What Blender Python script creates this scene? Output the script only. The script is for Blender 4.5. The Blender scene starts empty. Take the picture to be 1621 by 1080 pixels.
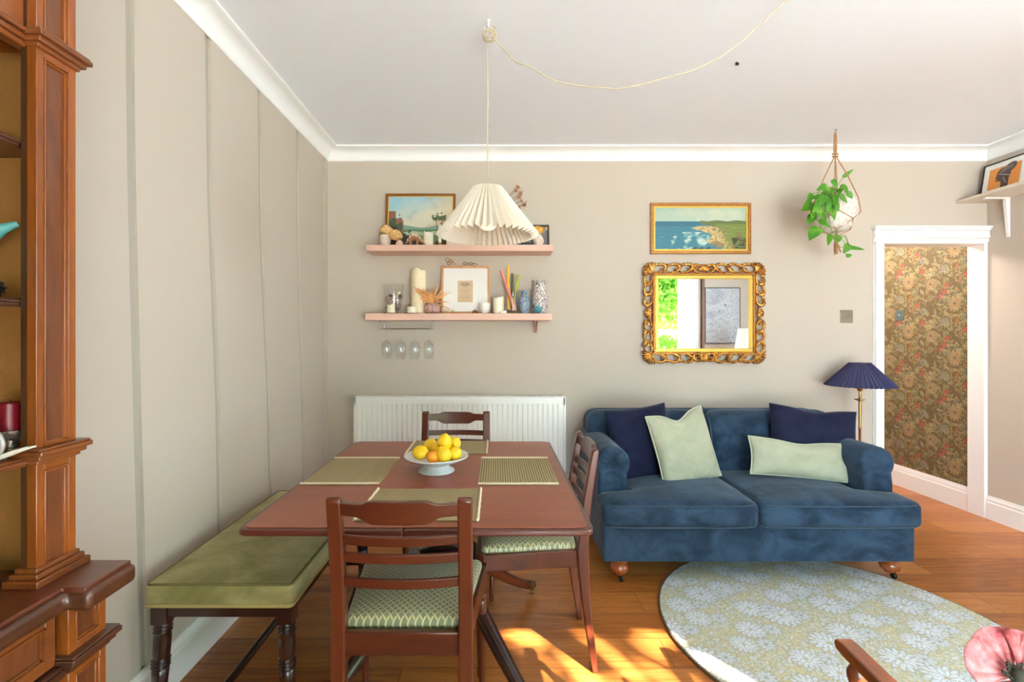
import bpy, bmesh, math, random
import numpy as np
from mathutils import Matrix, Vector, Euler
random.seed(7); rng = np.random.default_rng(5)
S = bpy.context.scene
COL = S.collection
PI = math.pi
R = math.radians

# ------------------------------------------------------------------ camera, world, sun, exposure
F = 770.0                                   # focal length in pixels of the 1621 px wide frame
CAMZ = 1.3
cam_d = bpy.data.cameras.new('camera'); cam = bpy.data.objects.new('camera', cam_d); COL.objects.link(cam)
cam.location = (0, 0, CAMZ); cam.rotation_euler = (R(90), 0, 0)
cam_d.sensor_width = 36; cam_d.lens = F / 1621 * 36
cam_d.shift_x = (810.5 - 786) / 1621; cam_d.shift_y = -(540 - 534) / 1621
cam_d.clip_start = 0.05; cam_d.clip_end = 100
S.camera = cam
w = bpy.data.worlds.new('world'); S.world = w; w.use_nodes = True
bg = w.node_tree.nodes['Background']
bg.inputs['Color'].default_value = (0.67, 0.86, 1.0, 1); bg.inputs['Strength'].default_value = 8.5
sun_d = bpy.data.lights.new('sun', 'SUN'); sun = bpy.data.objects.new('sun', sun_d); COL.objects.link(sun)
sun_d.energy = 48; sun_d.angle = R(0.45); sun_d.color = (1.0, 0.94, 0.85)
SUN_DIR = Vector((-0.66, 1.0, -0.655)).normalized()      # the way the sunlight travels
sun.rotation_euler = SUN_DIR.to_track_quat('-Z', 'Y').to_euler()
sun.location = (6, -8, 6)
S.view_settings.view_transform = 'Standard'; S.view_settings.look = 'None'
S.view_settings.gamma = 1; S.view_settings.use_curve_mapping = False
S.view_settings.exposure = 1.26
S.cycles.max_bounces = 14; S.cycles.diffuse_bounces = 7; S.cycles.glossy_bounces = 5
S.cycles.transmission_bounces = 10; S.cycles.transparent_max_bounces = 12
S.cycles.sample_clamp_indirect = 8
S.cycles.use_denoising = True

# ------------------------------------------------------------------ helpers: materials
def lin(c):
    out = []
    for v in c[:3]:
        v = v / 255.0
        out.append(v / 12.92 if v <= 0.04045 else ((v + 0.055) / 1.055) ** 2.4)
    return (*out, 1.0)

class Mat:
    def __init__(s, name):
        s.m = bpy.data.materials.new(name); s.m.use_nodes = True
        s.t = s.m.node_tree; s.b = s.t.nodes['Principled BSDF']
        s.co = s.t.nodes.new('ShaderNodeTexCoord').outputs['Object']
    def n(s, kind, **ins):
        nd = s.t.nodes.new(kind)
        for k, v in ins.items():
            if k.startswith('_'): setattr(nd, k[1:], v)
            else: s.put(nd, k.replace('__', ' '), v)
        return nd
    def put(s, nd, k, v):
        if isinstance(k, str) and k.isdigit(): k = int(k)
        if isinstance(v, bpy.types.NodeSocket): s.t.links.new(v, nd.inputs[k])
        else: nd.inputs[k].default_value = v
    def math(s, op, a, b=0.0, c=0.0):
        nd = s.t.nodes.new('ShaderNodeMath'); nd.operation = op
        s.put(nd, 0, a); s.put(nd, 1, b)
        if op in ('MULTIPLY_ADD', 'SMOOTH_MAX', 'COMPARE'): s.put(nd, 2, c)
        return nd.outputs[0]
    def map(s, scale=(1, 1, 1), rot=(0, 0, 0), loc=(0, 0, 0)):
        nd = s.t.nodes.new('ShaderNodeMapping'); s.put(nd, 'Vector', s.co)
        nd.inputs['Scale'].default_value = scale; nd.inputs['Rotation'].default_value = rot
        nd.inputs['Location'].default_value = loc
        return nd.outputs[0]
    def noise(s, vec, scale, detail=4, rough=0.55, dist=0.0):
        nd = s.n('ShaderNodeTexNoise', Vector=vec, Scale=scale, Detail=detail, Roughness=rough, Distortion=dist)
        return nd.outputs['Fac']
    def ramp(s, fac, stops):
        nd = s.t.nodes.new('ShaderNodeValToRGB'); s.put(nd, 'Fac', fac)
        cr = nd.color_ramp
        while len(cr.elements) < len(stops): cr.elements.new(0.5)
        for e, (p, c) in zip(cr.elements, stops): e.position = p; e.color = c if len(c) == 4 else (*c, 1)
        return nd.outputs['Color']
    def mix(s, fac, a, b, mode='MIX'):
        nd = s.t.nodes.new('ShaderNodeMix'); nd.data_type = 'RGBA'; nd.blend_type = mode
        s.put(nd, 0, fac); s.put(nd, 6, a); s.put(nd, 7, b)
        return nd.outputs[2]
    def bump(s, h, strength=0.3, dist=0.002):
        nd = s.n('ShaderNodeBump', Height=h, Strength=strength, Distance=dist)
        s.t.links.new(nd.outputs[0], s.b.inputs['Normal'])
    def base(s, c): s.put(s.b, 'Base Color', c)
    def set(s, **k):
        for a, v in k.items(): s.put(s.b, a.replace('__', ' '), v)
        return s

def plain(name, col, rough=0.5, metal=0.0, var=None, vscale=8, bump=0, bscale=200, stretch=(1, 1, 1), **k):
    m = Mat(name)
    if var is not None:
        f = m.noise(m.map(stretch), vscale, 5)
        m.base(m.ramp(f, [(0.3, lin(col)), (0.7, lin(var))]))
    else: m.base(lin(col))
    m.set(Roughness=rough, Metallic=metal, **k)
    if bump: m.bump(m.noise(m.map(stretch), bscale, 3), bump, 0.002)
    return m.m

def wood(name, c1, c2, axis='Z', scale=14, rough=0.3, coat=0.3, c3=None):
    m = Mat(name)
    st = {'X': (0.12, 1, 1), 'Y': (1, 0.12, 1), 'Z': (1, 1, 0.12)}[axis]
    f = m.noise(m.map(st), scale, 6, 0.6, 0.8)
    g = m.noise(m.map(st), scale * 9, 3, 0.6)
    v = m.math('ADD', m.math('MULTIPLY', f, 0.75), m.math('MULTIPLY', g, 0.25))
    stops = [(0.34, lin(c1)), (0.66, lin(c2))]
    if c3: stops = [(0.3, lin(c3)), (0.45, lin(c1)), (0.68, lin(c2))]
    m.base(m.ramp(v, stops))
    m.set(Roughness=rough, Coat__Weight=coat, Coat__Roughness=0.2)
    m.bump(g, 0.06, 0.001)
    return m.m

def velvet(name, c1, c2, scale=7, sheen=0.5, tint=(1, 1, 1, 1)):
    m = Mat(name)
    f = m.noise(m.map((1, 1, 1.3)), scale, 4, 0.6, 0.5)
    m.base(m.ramp(f, [(0.36, lin(c1)), (0.64, lin(c2))]))
    m.set(Roughness=0.85, Sheen__Weight=sheen, Sheen__Roughness=0.4, Sheen__Tint=tint, Specular__IOR__Level=0.15)
    m.bump(m.math('ADD', m.math('MULTIPLY', m.noise(m.co, 500, 2), 0.12), m.noise(m.map((1, 1, 0.6)), 11, 2, 0.5, 0.8)), 0.30, 0.012)
    return m.m

def painted(name, rough=0.6, coat=0.0):
    m = Mat(name)
    a = m.n('ShaderNodeAttribute', _attribute_name='Col')
    m.base(a.outputs['Color']); m.set(Roughness=rough, Coat__Weight=coat, Coat__Roughness=0.1)
    return m.m

# ------------------------------------------------------------------ helpers: meshes
def smooth_by_angle(bm, deg=38):
    lim = R(deg)
    for f in bm.faces: f.smooth = True
    for e in bm.edges:
        if len(e.link_faces) == 2: e.smooth = e.calc_face_angle(0) < lim
        else: e.smooth = True

class MB:
    def __init__(s): s.bm = bmesh.new()
    def _f(s, vs, mi=0):
        try:
            f = s.bm.faces.new(vs); f.material_index = mi; return f
        except ValueError: return None
    def box(s, lo, hi, M=None, mi=0):
        x0, y0, z0 = lo; x1, y1, z1 = hi
        P = [(x0, y0, z0), (x1, y0, z0), (x1, y1, z0), (x0, y1, z0), (x0, y0, z1), (x1, y0, z1), (x1, y1, z1), (x0, y1, z1)]
        if M is not None: P = [M @ Vector(p) for p in P]
        v = [s.bm.verts.new(p) for p in P]
        for q in ((3, 2, 1, 0), (4, 5, 6, 7), (0, 1, 5, 4), (1, 2, 6, 5), (2, 3, 7, 6), (3, 0, 4, 7)): s._f([v[i] for i in q], mi)
        return s
    def prism(s, poly, axis, a, b, M=None, mi=0):
        # poly in the two other axes (X: y,z  Y: x,z  Z: x,y)
        def mk(p, t):
            if axis == 'X': q = (t, p[0], p[1])
            elif axis == 'Y': q = (p[0], t, p[1])
            else: q = (p[0], p[1], t)
            return M @ Vector(q) if M is not None else Vector(q)
        A = [s.bm.verts.new(mk(p, a)) for p in poly]; B = [s.bm.verts.new(mk(p, b)) for p in poly]
        n = len(poly)
        s._f(A[::-1], mi); s._f(B, mi)
        for i in range(n): s._f([A[i], A[(i + 1) % n], B[(i + 1) % n], B[i]], mi)
        return s
    def lathe(s, prof, c=(0, 0, 0), seg=24, M=None, mi=0, wob=None):
        rings = []
        for (r, z) in prof:
            ring = []
            if r < 1e-6:
                p = Vector((c[0], c[1], c[2] + z)) if M is None else M @ Vector((0, 0, z))
                v = s.bm.verts.new(p); rings.append([v] * seg); continue
            for k in range(seg):
                a = 2 * PI * k / seg
                rr = r * (wob(k, seg, z) if wob else 1)
                p = Vector((rr * math.cos(a), rr * math.sin(a), z))
                p = p + Vector(c) if M is None else M @ p
                ring.append(s.bm.verts.new(p))
            rings.append(ring)
        for i in range(len(rings) - 1):
            A, B = rings[i], rings[i + 1]
            for k in range(seg):
                q = [A[k], A[(k + 1) % seg], B[(k + 1) % seg], B[k]]
                u = []
                for v in q:
                    if v not in u: u.append(v)
                if len(u) >= 3: s._f(u, mi)
        for ring, rev in ((rings[0], True), (rings[-1], False)):
            if ring[0] is not ring[1]: s._f(ring[::-1] if rev else ring, mi)
        return s
    def tube(s, pts, r, seg=8, closed=False, mi=0, flat=1.0, up=None):
        pts = [Vector(p) for p in pts]; n = len(pts)
        rs = r if isinstance(r, (list, tuple)) else [r] * n
        rings = []; prev = None
        for i, p in enumerate(pts):
            if closed: t = pts[(i + 1) % n] - pts[i - 1]
            else: t = pts[min(i + 1, n - 1)] - pts[max(i - 1, 0)]
            if t.length < 1e-9: t = Vector((0, 0, 1))
            t.normalize()
            if prev is None:
                ref = Vector(up) if up else (Vector((0, 0, 1)) if abs(t.z) < 0.9 else Vector((0, 1, 0)))
                u = t.cross(ref).normalized()
            else:
                u = prev - t * prev.dot(t)
                u = u.normalized() if u.length > 1e-6 else t.orthogonal().normalized()
            prev = u; v = t.cross(u)
            rings.append([s.bm.verts.new(p + (u * math.cos(2 * PI * k / seg) + v * math.sin(2 * PI * k / seg) * flat) * rs[i]) for k in range(seg)])
        m = n if closed else n - 1
        for i in range(m):
            A, B = rings[i], rings[(i + 1) % n]
            for k in range(seg): s._f([A[k], B[k], B[(k + 1) % seg], A[(k + 1) % seg]], mi)
        if not closed: s._f(rings[0], mi); s._f(rings[-1][::-1], mi)
        return s
    def grid(s, fn, nu, nv, mi=0, wrapu=False):
        V = [[s.bm.verts.new(fn(i / nu, j / nv)) for j in range(nv + 1)] for i in range(nu if wrapu else nu + 1)]
        for i in range(nu):
            for j in range(nv):
                i2 = (i + 1) % nu if wrapu else i + 1
                s._f([V[i][j], V[i2][j], V[i2][j + 1], V[i][j + 1]], mi)
        return s
    def ball(s, c, r, seg=14, M=None, mi=0, bumpy=0):
        r = (r, r, r) if isinstance(r, (int, float)) else r
        Q = Matrix.Translation(Vector(c)) @ (M.to_4x4() if M is not None else Matrix.Identity(4)) @ Matrix.Diagonal((*r, 1))
        n = seg // 2
        prof = [(math.sin(PI * i / n), -math.cos(PI * i / n)) for i in range(n + 1)]
        prof[0] = (0, -1); prof[-1] = (0, 1)
        wob = (lambda k, sg, z: 1 + bumpy * math.sin(k * 2.4 + z * 9)) if bumpy else None
        return s.lathe(prof, seg=seg, M=Q, mi=mi, wob=wob)
    def soft(s, lo, hi, r=0.05, n=10, crown=(0, 0, 0), M=None, warp=None, mi=0):
        """box with rounded edges of radius r and bulging faces"""
        lo = Vector(lo); hi = Vector(hi); c = (lo + hi) / 2; h = (hi - lo) / 2
        r = min(r, min(h) * 0.999)
        cache = {}
        def coord(t, hh):      # t in -1..1 -> more samples in the rounded zone
            return t * hh
        ts = [-1, -0.97, -0.9, -0.78] + [(-1 + 2 * i / n) * 0.6 for i in range(n + 1)] + [0.78, 0.9, 0.97, 1]
        def remap(t, hh):
            # put +-0.6..1 band onto the r band
            k = (hh - r) / hh if hh > 0 else 0
            if abs(t) <= 0.6: return t / 0.6 * k
            sg = 1 if t > 0 else -1
            return sg * (k + (abs(t) - 0.6) / 0.4 * (1 - k))
        def V(a, b, cc):
            key = (round(a, 4), round(b, 4), round(cc, 4))
            if key in cache: return cache[key]
            u = Vector((remap(a, h.x), remap(b, h.y), remap(cc, h.z)))
            p = Vector((u.x * h.x, u.y * h.y, u.z * h.z))
            core = Vector((max(-h.x + r, min(h.x - r, p.x)), max(-h.y + r, min(h.y - r, p.y)), max(-h.z + r, min(h.z - r, p.z))))
            d = p - core
            if d.length > 1e-9: p = core + d.normalized() * min(r, max(abs(d.x), abs(d.y), abs(d.z)))
            fx = 1 - u.x * u.x; fy = 1 - u.y * u.y; fz = 1 - u.z * u.z
            p.x += u.x * crown[0] * fy * fz; p.y += u.y * crown[1] * fx * fz; p.z += u.z * crown[2] * fx * fy
            p = p + c
            if warp: p = Vector(warp(p))
            if M is not None: p = M @ p
            cache[key] = s.bm.verts.new(p); return cache[key]
        m = len(ts)
        for sgn in (-1, 1):
            for i in range(m - 1):
                for j in range(m - 1):
                    a, a2, b, b2 = ts[i], ts[i + 1], ts[j], ts[j + 1]
                    for kind in range(3):
                        if kind == 0: q = [V(sgn, a, b), V(sgn, a2, b), V(sgn, a2, b2), V(sgn, a, b2)]
                        elif kind == 1: q = [V(a, sgn, b), V(a, sgn, b2), V(a2, sgn, b2), V(a2, sgn, b)]
                        else: q = [V(a, b, sgn), V(a2, b, sgn), V(a2, b2, sgn), V(a, b2, sgn)]
                        s._f(q if sgn > 0 else q[::-1], mi)
        return s
    def build(s, name, mat, parent=None, bevel=0.0, bseg=2, deg=38, keep=False, smooth=True):
        bm = s.bm
        bmesh.ops.recalc_face_normals(bm, faces=bm.faces) if not keep else None
        if smooth: smooth_by_angle(bm, deg)
        me = bpy.data.meshes.new(name)
        if parent is not None:
            L = Vector(parent['_l']) if '_l' in parent else Vector((0, 0, 0))
            rz = parent['_r'] if '_r' in parent else 0
            Mi = Matrix.Rotation(-rz, 4, 'Z') @ Matrix.Translation(-L)
            bmesh.ops.transform(bm, matrix=Mi, verts=bm.verts)
            o = bpy.data.objects.new(name, me); COL.objects.link(o); o.parent = parent; o['_l'] = list(L); o['_r'] = float(rz)
        else:
            xs = [v.co.x for v in bm.verts]; ys = [v.co.y for v in bm.verts]; zs = [v.co.z for v in bm.verts]
            L = Vector(((min(xs) + max(xs)) / 2, (min(ys) + max(ys)) / 2, min(zs)))
            bmesh.ops.translate(bm, vec=-L, verts=bm.verts)
            o = bpy.data.objects.new(name, me); COL.objects.link(o); o.location = L; o['_l'] = list(L); o['_r'] = 0.0
        bm.to_mesh(me); bm.free()
        for m_ in (mat if isinstance(mat, (list, tuple)) else [mat]): me.materials.append(m_)
        if bevel:
            b = o.modifiers.new('bevel', 'BEVEL'); b.width = bevel; b.segments = bseg; b.limit_method = 'ANGLE'; b.angle_limit = R(40)
            b.harden_normals = False
        return o

def thing(name, label, cat, loc, rz=0.0, group=None):
    o = bpy.data.objects.new(name, None); COL.objects.link(o)
    o.empty_display_size = 0.05
    o.location = loc; o.rotation_euler = (0, 0, rz); o['_l'] = list(loc); o['_r'] = float(rz)
    return tag(o, label, cat, group)
def tag(o, label, cat, group=None, kind=None):
    o['label'] = label; o['category'] = cat
    if group: o['group'] = group
    if kind: o['kind'] = kind
    return o
def struct(o): o['kind'] = 'structure'; return o
KIDS = {}
def copy_tree(o, loc=None, rz=None, label=None):
    c = o.copy(); COL.objects.link(c)
    if loc is not None: c.location = loc; c['_l'] = list(loc)
    if rz is not None: c.rotation_euler = (0, 0, rz)
    if label: c['label'] = label
    def rec(src, dst):
        for ch in list(src.children):
            if ch.name.startswith('_'): continue
            d = ch.copy(); COL.objects.link(d); d.parent = dst; rec(ch, d)
    rec(o, c)
    return c
def at(px, py, Y):      # the point seen at a pixel of the photograph, at distance Y in front of the camera
    return Vector(((px - 786) * Y / F, Y, CAMZ + (534 - py) * Y / F))
def arc(n, a0, a1): return [R(a0 + (a1 - a0) * i / n) for i in range(n + 1)]
def rrect(x0, y0, x1, y1, r, n=5):
    P = []
    for cx, cy, a0 in ((x1 - r, y1 - r, 0), (x0 + r, y1 - r, 90), (x0 + r, y0 + r, 180), (x1 - r, y0 + r, 270)):
        for a in arc(n, a0, a0 + 90): P.append((cx + r * math.cos(a), cy + r * math.sin(a)))
    return P

# colour canvases baked to vertex colours
class Canvas:
    def __init__(s, w, h, nx, ny, col):
        s.w, s.h, s.nx, s.ny = w, h, nx, ny
        s.X, s.Y = np.meshgrid(np.linspace(0, w, nx + 1), np.linspace(0, h, ny + 1))
        s.c = np.zeros((ny + 1, nx + 1, 3)); s.c[:] = col
    def _win(s, x0, x1, y0, y1):
        i0 = max(0, int(x0 / s.w * s.nx)); i1 = min(s.nx + 1, int(x1 / s.w * s.nx) + 2)
        j0 = max(0, int(y0 / s.h * s.ny)); j1 = min(s.ny + 1, int(y1 / s.h * s.ny) + 2)
        return slice(j0, max(j0, j1)), slice(i0, max(i0, i1))
    def ell(s, cx, cy, a, b, rot, col, al=1.0, soft=0.15, outline=None):
        m = max(a, b) * 1.3
        J, I = s._win(cx - m, cx + m, cy - m, cy + m)
        X = s.X[J, I] - cx; Y = s.Y[J, I] - cy
        if X.size == 0: return
        cr, sr = math.cos(rot), math.sin(rot)
        d = np.sqrt(((X * cr + Y * sr) / a) ** 2 + ((-X * sr + Y * cr) / b) ** 2)
        k = np.clip((1 - d) / soft + 0.5, 0, 1)[..., None] * al
        if outline is not None:
            ko = np.clip((1.0 + outline[1] - d) / soft + 0.5, 0, 1)[..., None] * al
            s.c[J, I] = s.c[J, I] * (1 - ko) + np.array(outline[0]) * ko
        s.c[J, I] = s.c[J, I] * (1 - k) + np.array(col) * k
    def rect(s, x0, y0, x1, y1, col, al=1.0):
        k = ((s.X >= x0) & (s.X <= x1) & (s.Y >= y0) & (s.Y <= y1))[..., None] * al
        s.c = s.c * (1 - k) + np.array(col) * k
    def mask(s, m, col, al=1.0):
        k = np.clip(m, 0, 1)[..., None] * al
        s.c = s.c * (1 - k) + np.array(col) * k
    def stroke(s, pts, wd, col, al=1.0):
        for p, q in zip(pts[:-1], pts[1:]):
            L = math.hypot(q[0] - p[0], q[1] - p[1]); n = max(1, int(L / (wd * 0.8)))
            for i in range(n):
                t = i / n; s.ell(p[0] + (q[0] - p[0]) * t, p[1] + (q[1] - p[1]) * t, wd, wd, 0, col, al, 0.5)
    def fbm(s, scale, seed=0, oct=4):
        r = np.random.default_rng(seed); out = np.zeros_like(s.X); amp = 1; tot = 0
        for o in range(oct):
            for k in range(5):
                a = r.uniform(0, 2 * PI); f = scale * 2 ** o * r.uniform(0.6, 1.4); ph = r.uniform(0, 2 * PI)
                out += amp * np.sin((s.X * math.cos(a) + s.Y * math.sin(a)) * f + ph + 1.3 * np.sin(s.Y * f * 0.7 + ph))
            tot += amp * 2.2; amp *= 0.6
        return out / tot
    def mesh(s, name, mat, fn, parent=None, keepmask=None):
        """fn(x, y) -> world point; one quad per canvas cell"""
        ny, nx = s.ny + 1, s.nx + 1
        P = np.array(fn(s.X.ravel(), s.Y.ravel())).T.astype(float)
        if parent is not None:
            L = np.array(parent['_l']); rz = -parent['_r']; P = P - L
            cr, sr = math.cos(rz), math.sin(rz)
            P = np.stack([P[:, 0] * cr - P[:, 1] * sr, P[:, 0] * sr + P[:, 1] * cr, P[:, 2]], 1)
        idx = np.arange(ny * nx).reshape(ny, nx)
        q = np.stack([idx[:-1, :-1], idx[:-1, 1:], idx[1:, 1:], idx[1:, :-1]], -1).reshape(-1, 4)
        if keepmask is not None:
            ok = keepmask(s.X, s.Y).ravel(); q = q[ok[q].all(1)]
        me = bpy.data.meshes.new(name)
        L0 = None
        if parent is None:
            L0 = Vector(((P[:, 0].min() + P[:, 0].max()) / 2, (P[:, 1].min() + P[:, 1].max()) / 2, P[:, 2].min()))
            P = P - np.array(L0)
        me.from_pydata(P.tolist(), [], q.tolist())
        att = me.color_attributes.new('Col', 'FLOAT_COLOR', 'POINT')
        c = s.c.reshape(-1, 3) / 255.0
        c = np.where(c <= 0.04045, c / 12.92, ((np.clip(c, 0, 1) + 0.055) / 1.055) ** 2.4)
        att.data.foreach_set('color', np.concatenate([c, np.ones((len(c), 1))], 1).astype(np.float32).ravel())
        me.materials.append(mat); me.update()
        o = bpy.data.objects.new(name, me); COL.objects.link(o)
        if parent is not None: o.parent = parent
        else: o.location = L0
        return o

# ------------------------------------------------------------------ materials
M_wall = plain('wall paint', (196, 183, 169), 0.75, bump=0.08, bscale=90)
M_groove = plain('groove paint', (172, 164, 152), 0.8)
M_ceil = plain('ceiling paint', (240, 243, 249), 0.85, bump=0.05, bscale=60)
M_white = plain('white gloss paint', (240, 237, 234), 0.35)
M_cornice = plain('cornice paint', (244, 243, 242), 0.6)
M_black = plain('black', (22, 20, 20), 0.5)
M_dark_metal = plain('dark metal', (40, 38, 38), 0.4, 0.7)
M_chrome = plain('chrome', (205, 205, 205), 0.18, 1.0)
M_brass = plain('antique brass', (178, 132, 78), 0.28, 1.0)
M_brushed = plain('brushed steel', (170, 160, 145), 0.35, 0.9)
M_mahog = wood('mahogany', (74, 30, 16), (106, 46, 24), 'Z', 12, 0.28, 0.35)
M_mahog_x = wood('mahogany rail', (70, 28, 16), (100, 43, 24), 'X', 12, 0.28, 0.35)
M_table = wood('mahogany table', (132, 64, 42), (154, 80, 52), 'X', 9, 0.38, 0.2)
M_table_edge = wood('mahogany edge', (74, 30, 24), (96, 42, 32), 'X', 9, 0.3, 0.4)
M_darkwood = wood('dark turned wood', (34, 18, 14), (58, 30, 22), 'Z', 14, 0.25, 0.5)
M_cab = wood('walnut cabinet', (112, 56, 18), (164, 88, 30), 'Z', 11, 0.32, 0.4)
M_cab_y = wood('walnut cabinet rail', (96, 48, 20), (144, 78, 34), 'Y', 11, 0.32, 0.4)
M_cab_panel = wood('burr walnut panel', (86, 44, 24), (126, 70, 38), 'Z', 16, 0.3, 0.4)
M_cab_dark = wood('dark cabinet moulding', (62, 34, 22), (96, 54, 34), 'Y', 12, 0.3, 0.5)
M_cab_top = wood('cabinet top', (76, 34, 20), (108, 52, 32), 'Y', 8, 0.3, 0.4)
M_cab_in = wood('cabinet inside', (52, 30, 14), (84, 50, 24), 'Z', 14, 0.5, 0.1)
M_foot = wood('orange turned wood', (138, 68, 28), (168, 88, 42), 'Z', 14, 0.25, 0.6)
M_arm = wood('armchair wood', (94, 48, 26), (124, 66, 38), 'Y', 14, 0.28, 0.5)
M_oakframe = wood('light oak frame', (196, 140, 90), (222, 168, 116), 'Z', 20, 0.45, 0.1)
M_sofa = velvet('blue velvet', (30, 47, 66), (53, 75, 98), 6, 0.35, (0.6, 0.7, 0.8, 1))
M_navy = velvet('navy velvet', (22, 25, 48), (32, 36, 62), 9, 0.3, (0.55, 0.6, 0.8, 1))
M_sage = velvet('sage velvet', (162, 166, 142), (178, 181, 158), 8, 0.3)
M_sagepipe = plain('sage piping', (206, 216, 186), 0.7)
M_sofapipe = plain('blue piping', (44, 66, 84), 0.7)
M_bench = velvet('green velvet', (124, 116, 68), (170, 158, 110), 4, 0.4, (0.9, 0.9, 0.7, 1))
M_braid = plain('gold braid', (170, 150, 92), 0.7, bump=0.5, bscale=400)
M_pink = plain('pink shelf paint', (224, 180, 160), 0.5)
M_shade = Mat('white pleated shade'); M_shade.base(lin((240, 232, 220))); M_shade.set(Roughness=0.8, Subsurface__Weight=0.0)
_tr = M_shade.n('ShaderNodeBsdfTranslucent', Color=lin((250, 238, 214)))
_mx = M_shade.n('ShaderNodeMixShader', Fac=0.25)
M_shade.t.links.new(M_shade.b.outputs[0], _mx.inputs[1]); M_shade.t.links.new(_tr.outputs[0], _mx.inputs[2])
M_shade.t.links.new(_mx.outputs[0], M_shade.t.nodes['Material Output'].inputs['Surface']); M_shade = M_shade.m
M_navyshade = plain('navy pleated shade', (42, 42, 84), 0.8, Sheen__Weight=0.2)
M_cord = plain('braided cord', (196, 182, 156), 0.8, bump=0.6, bscale=600)
M_jute = plain('brown rope', (176, 128, 88), 0.85, bump=0.5, bscale=500)
M_cer = plain('white ceramic', (232, 228, 222), 0.3)
M_wax = plain('candle wax', (240, 230, 208), 0.5, Subsurface__Weight=0.1)
M_waxc = plain('cream candle wax', (236, 214, 176), 0.5, var=(242, 228, 200), vscale=9)
M_lemon = plain('lemon peel', (238, 186, 18), 0.42, var=(250, 216, 40), vscale=20, bump=0.25, bscale=260)
M_orange = plain('orange peel', (238, 150, 30), 0.45, bump=0.25, bscale=260)
M_lampbulb = Mat('bulb glass'); M_lampbulb.base(lin((250, 246, 236))); M_lampbulb.set(Roughness=0.3, Emission__Color=(1, 0.85, 0.62, 1), Emission__Strength=0.25); M_lampbulb = M_lampbulb.m
def glassmat(name, col=(1, 1, 1, 1), rough=0.0):
    m = Mat(name); t = m.t
    g = m.n('ShaderNodeBsdfGlossy', Color=(1, 1, 1, 1), Roughness=0.03)
    tr = m.n('ShaderNodeBsdfTransparent', Color=col)
    lw = m.n('ShaderNodeLayerWeight', Blend=0.35)
    mx = m.n('ShaderNodeMixShader', Fac=m.math('MULTIPLY_ADD', lw.outputs['Facing'], 0.20, 0.03))
    t.links.new(tr.outputs[0], mx.inputs[1]); t.links.new(g.outputs[0], mx.inputs[2])
    t.links.new(mx.outputs[0], t.nodes['Material Output'].inputs['Surface'])
    return m.m
M_glass = glassmat('clear glass', (0.96, 0.97, 0.97, 1))
M_paint = painted('painted picture', 0.5, 0.15)
M_print = painted('printed surface', 0.75)
M_mirror = plain('mirror silver', (235, 238, 236), 0.015, 1.0)

# gold leaf with wear
_m = Mat('carved gilt'); f_ = _m.noise(_m.co, 60, 5)
_m.base(_m.ramp(f_, [(0.36, lin((120, 66, 26))), (0.5, lin((196, 134, 58))), (0.68, lin((238, 190, 104)))]))
_m.set(Roughness=0.36, Metallic=0.75); _m.bump(f_, 0.35, 0.003); M_gilt = _m.m
M_giltflat = plain('flat gilt', (232, 190, 92), 0.35, 0.55)
M_giltred = plain('red gilt', (150, 84, 40), 0.4, 0.6, var=(196, 128, 60), vscale=60)

# oak floor: planks along X
_m = Mat('oak floor')
br = _m.n('ShaderNodeTexBrick', Vector=_m.map((1, 1, 1), (0, 0, 0), (0.37, 0.09, 0)), Scale=1.0, Color1=(0, 0, 0, 1), Color2=(1, 1, 1, 1), Mortar=(0.5, 0.5, 0.5, 1))
br.inputs['Brick Width'].default_value = 1.7; br.inputs['Row Height'].default_value = 0.19
br.inputs['Mortar Size'].default_value = 0.0016; br.inputs['Mortar Smooth'].default_value = 0.1; br.inputs['Bias'].default_value = 0.0
br.offset = 0.37; br.squash = 1.0
tone = _m.n('ShaderNodeSeparateColor', Color=br.outputs['Color']).outputs[0]
shift = _m.n('ShaderNodeCombineXYZ', X=_m.math('MULTIPLY', tone, 7.0), Y=_m.math('MULTIPLY', tone, 3.0), Z=tone)
vv = _m.n('ShaderNodeVectorMath', _operation='ADD'); _m.put(vv, 0, _m.map((0.35, 3.2, 1))); _m.put(vv, 1, shift.outputs[0])
g1 = _m.noise(vv.outputs[0], 2.2, 6, 0.6, 1.4)
vv2 = _m.n('ShaderNodeVectorMath', _operation='ADD'); _m.put(vv2, 0, _m.map((0.5, 14, 1))); _m.put(vv2, 1, shift.outputs[0])
g2 = _m.noise(vv2.outputs[0], 6, 5, 0.65, 0.8)
rings_ = _m.math('FRACT', _m.math('MULTIPLY', g1, 7.0))
rr_ = _m.math('ABSOLUTE', _m.math('SUBTRACT', rings_, 0.5))
mixf = _m.math('ADD', _m.math('ADD', _m.math('MULTIPLY', g2, 0.55), _m.math('MULTIPLY', rr_, 0.28)), _m.math('MULTIPLY', tone, 0.30))
colr = _m.ramp(mixf, [(0.26, lin((132, 72, 28))), (0.46, lin((176, 104, 44))), (0.72, lin((202, 132, 66)))])
kv = _m.n('ShaderNodeTexVoronoi', Vector=_m.map((1.3, 4.2, 1)), Scale=1.0); kn = _m.math('LESS_THAN', kv.outputs['Distance'], 0.045)
colr = _m.mix(_m.math('MULTIPLY', kn, 0.8), colr, lin((62, 36, 20)))
colr = _m.mix(_m.math('MULTIPLY', br.outputs['Fac'], 0.75), colr, lin((60, 34, 18)))
_m.base(colr); _m.set(Roughness=_m.math('MULTIPLY_ADD', g2, 0.2, 0.3), Coat__Weight=0.1, Coat__Roughness=0.25)
_m.bump(_m.math('SUBTRACT', g2, _m.math('MULTIPLY', br.outputs['Fac'], 2.0)), 0.12, 0.002)
M_floor = _m.m

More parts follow.
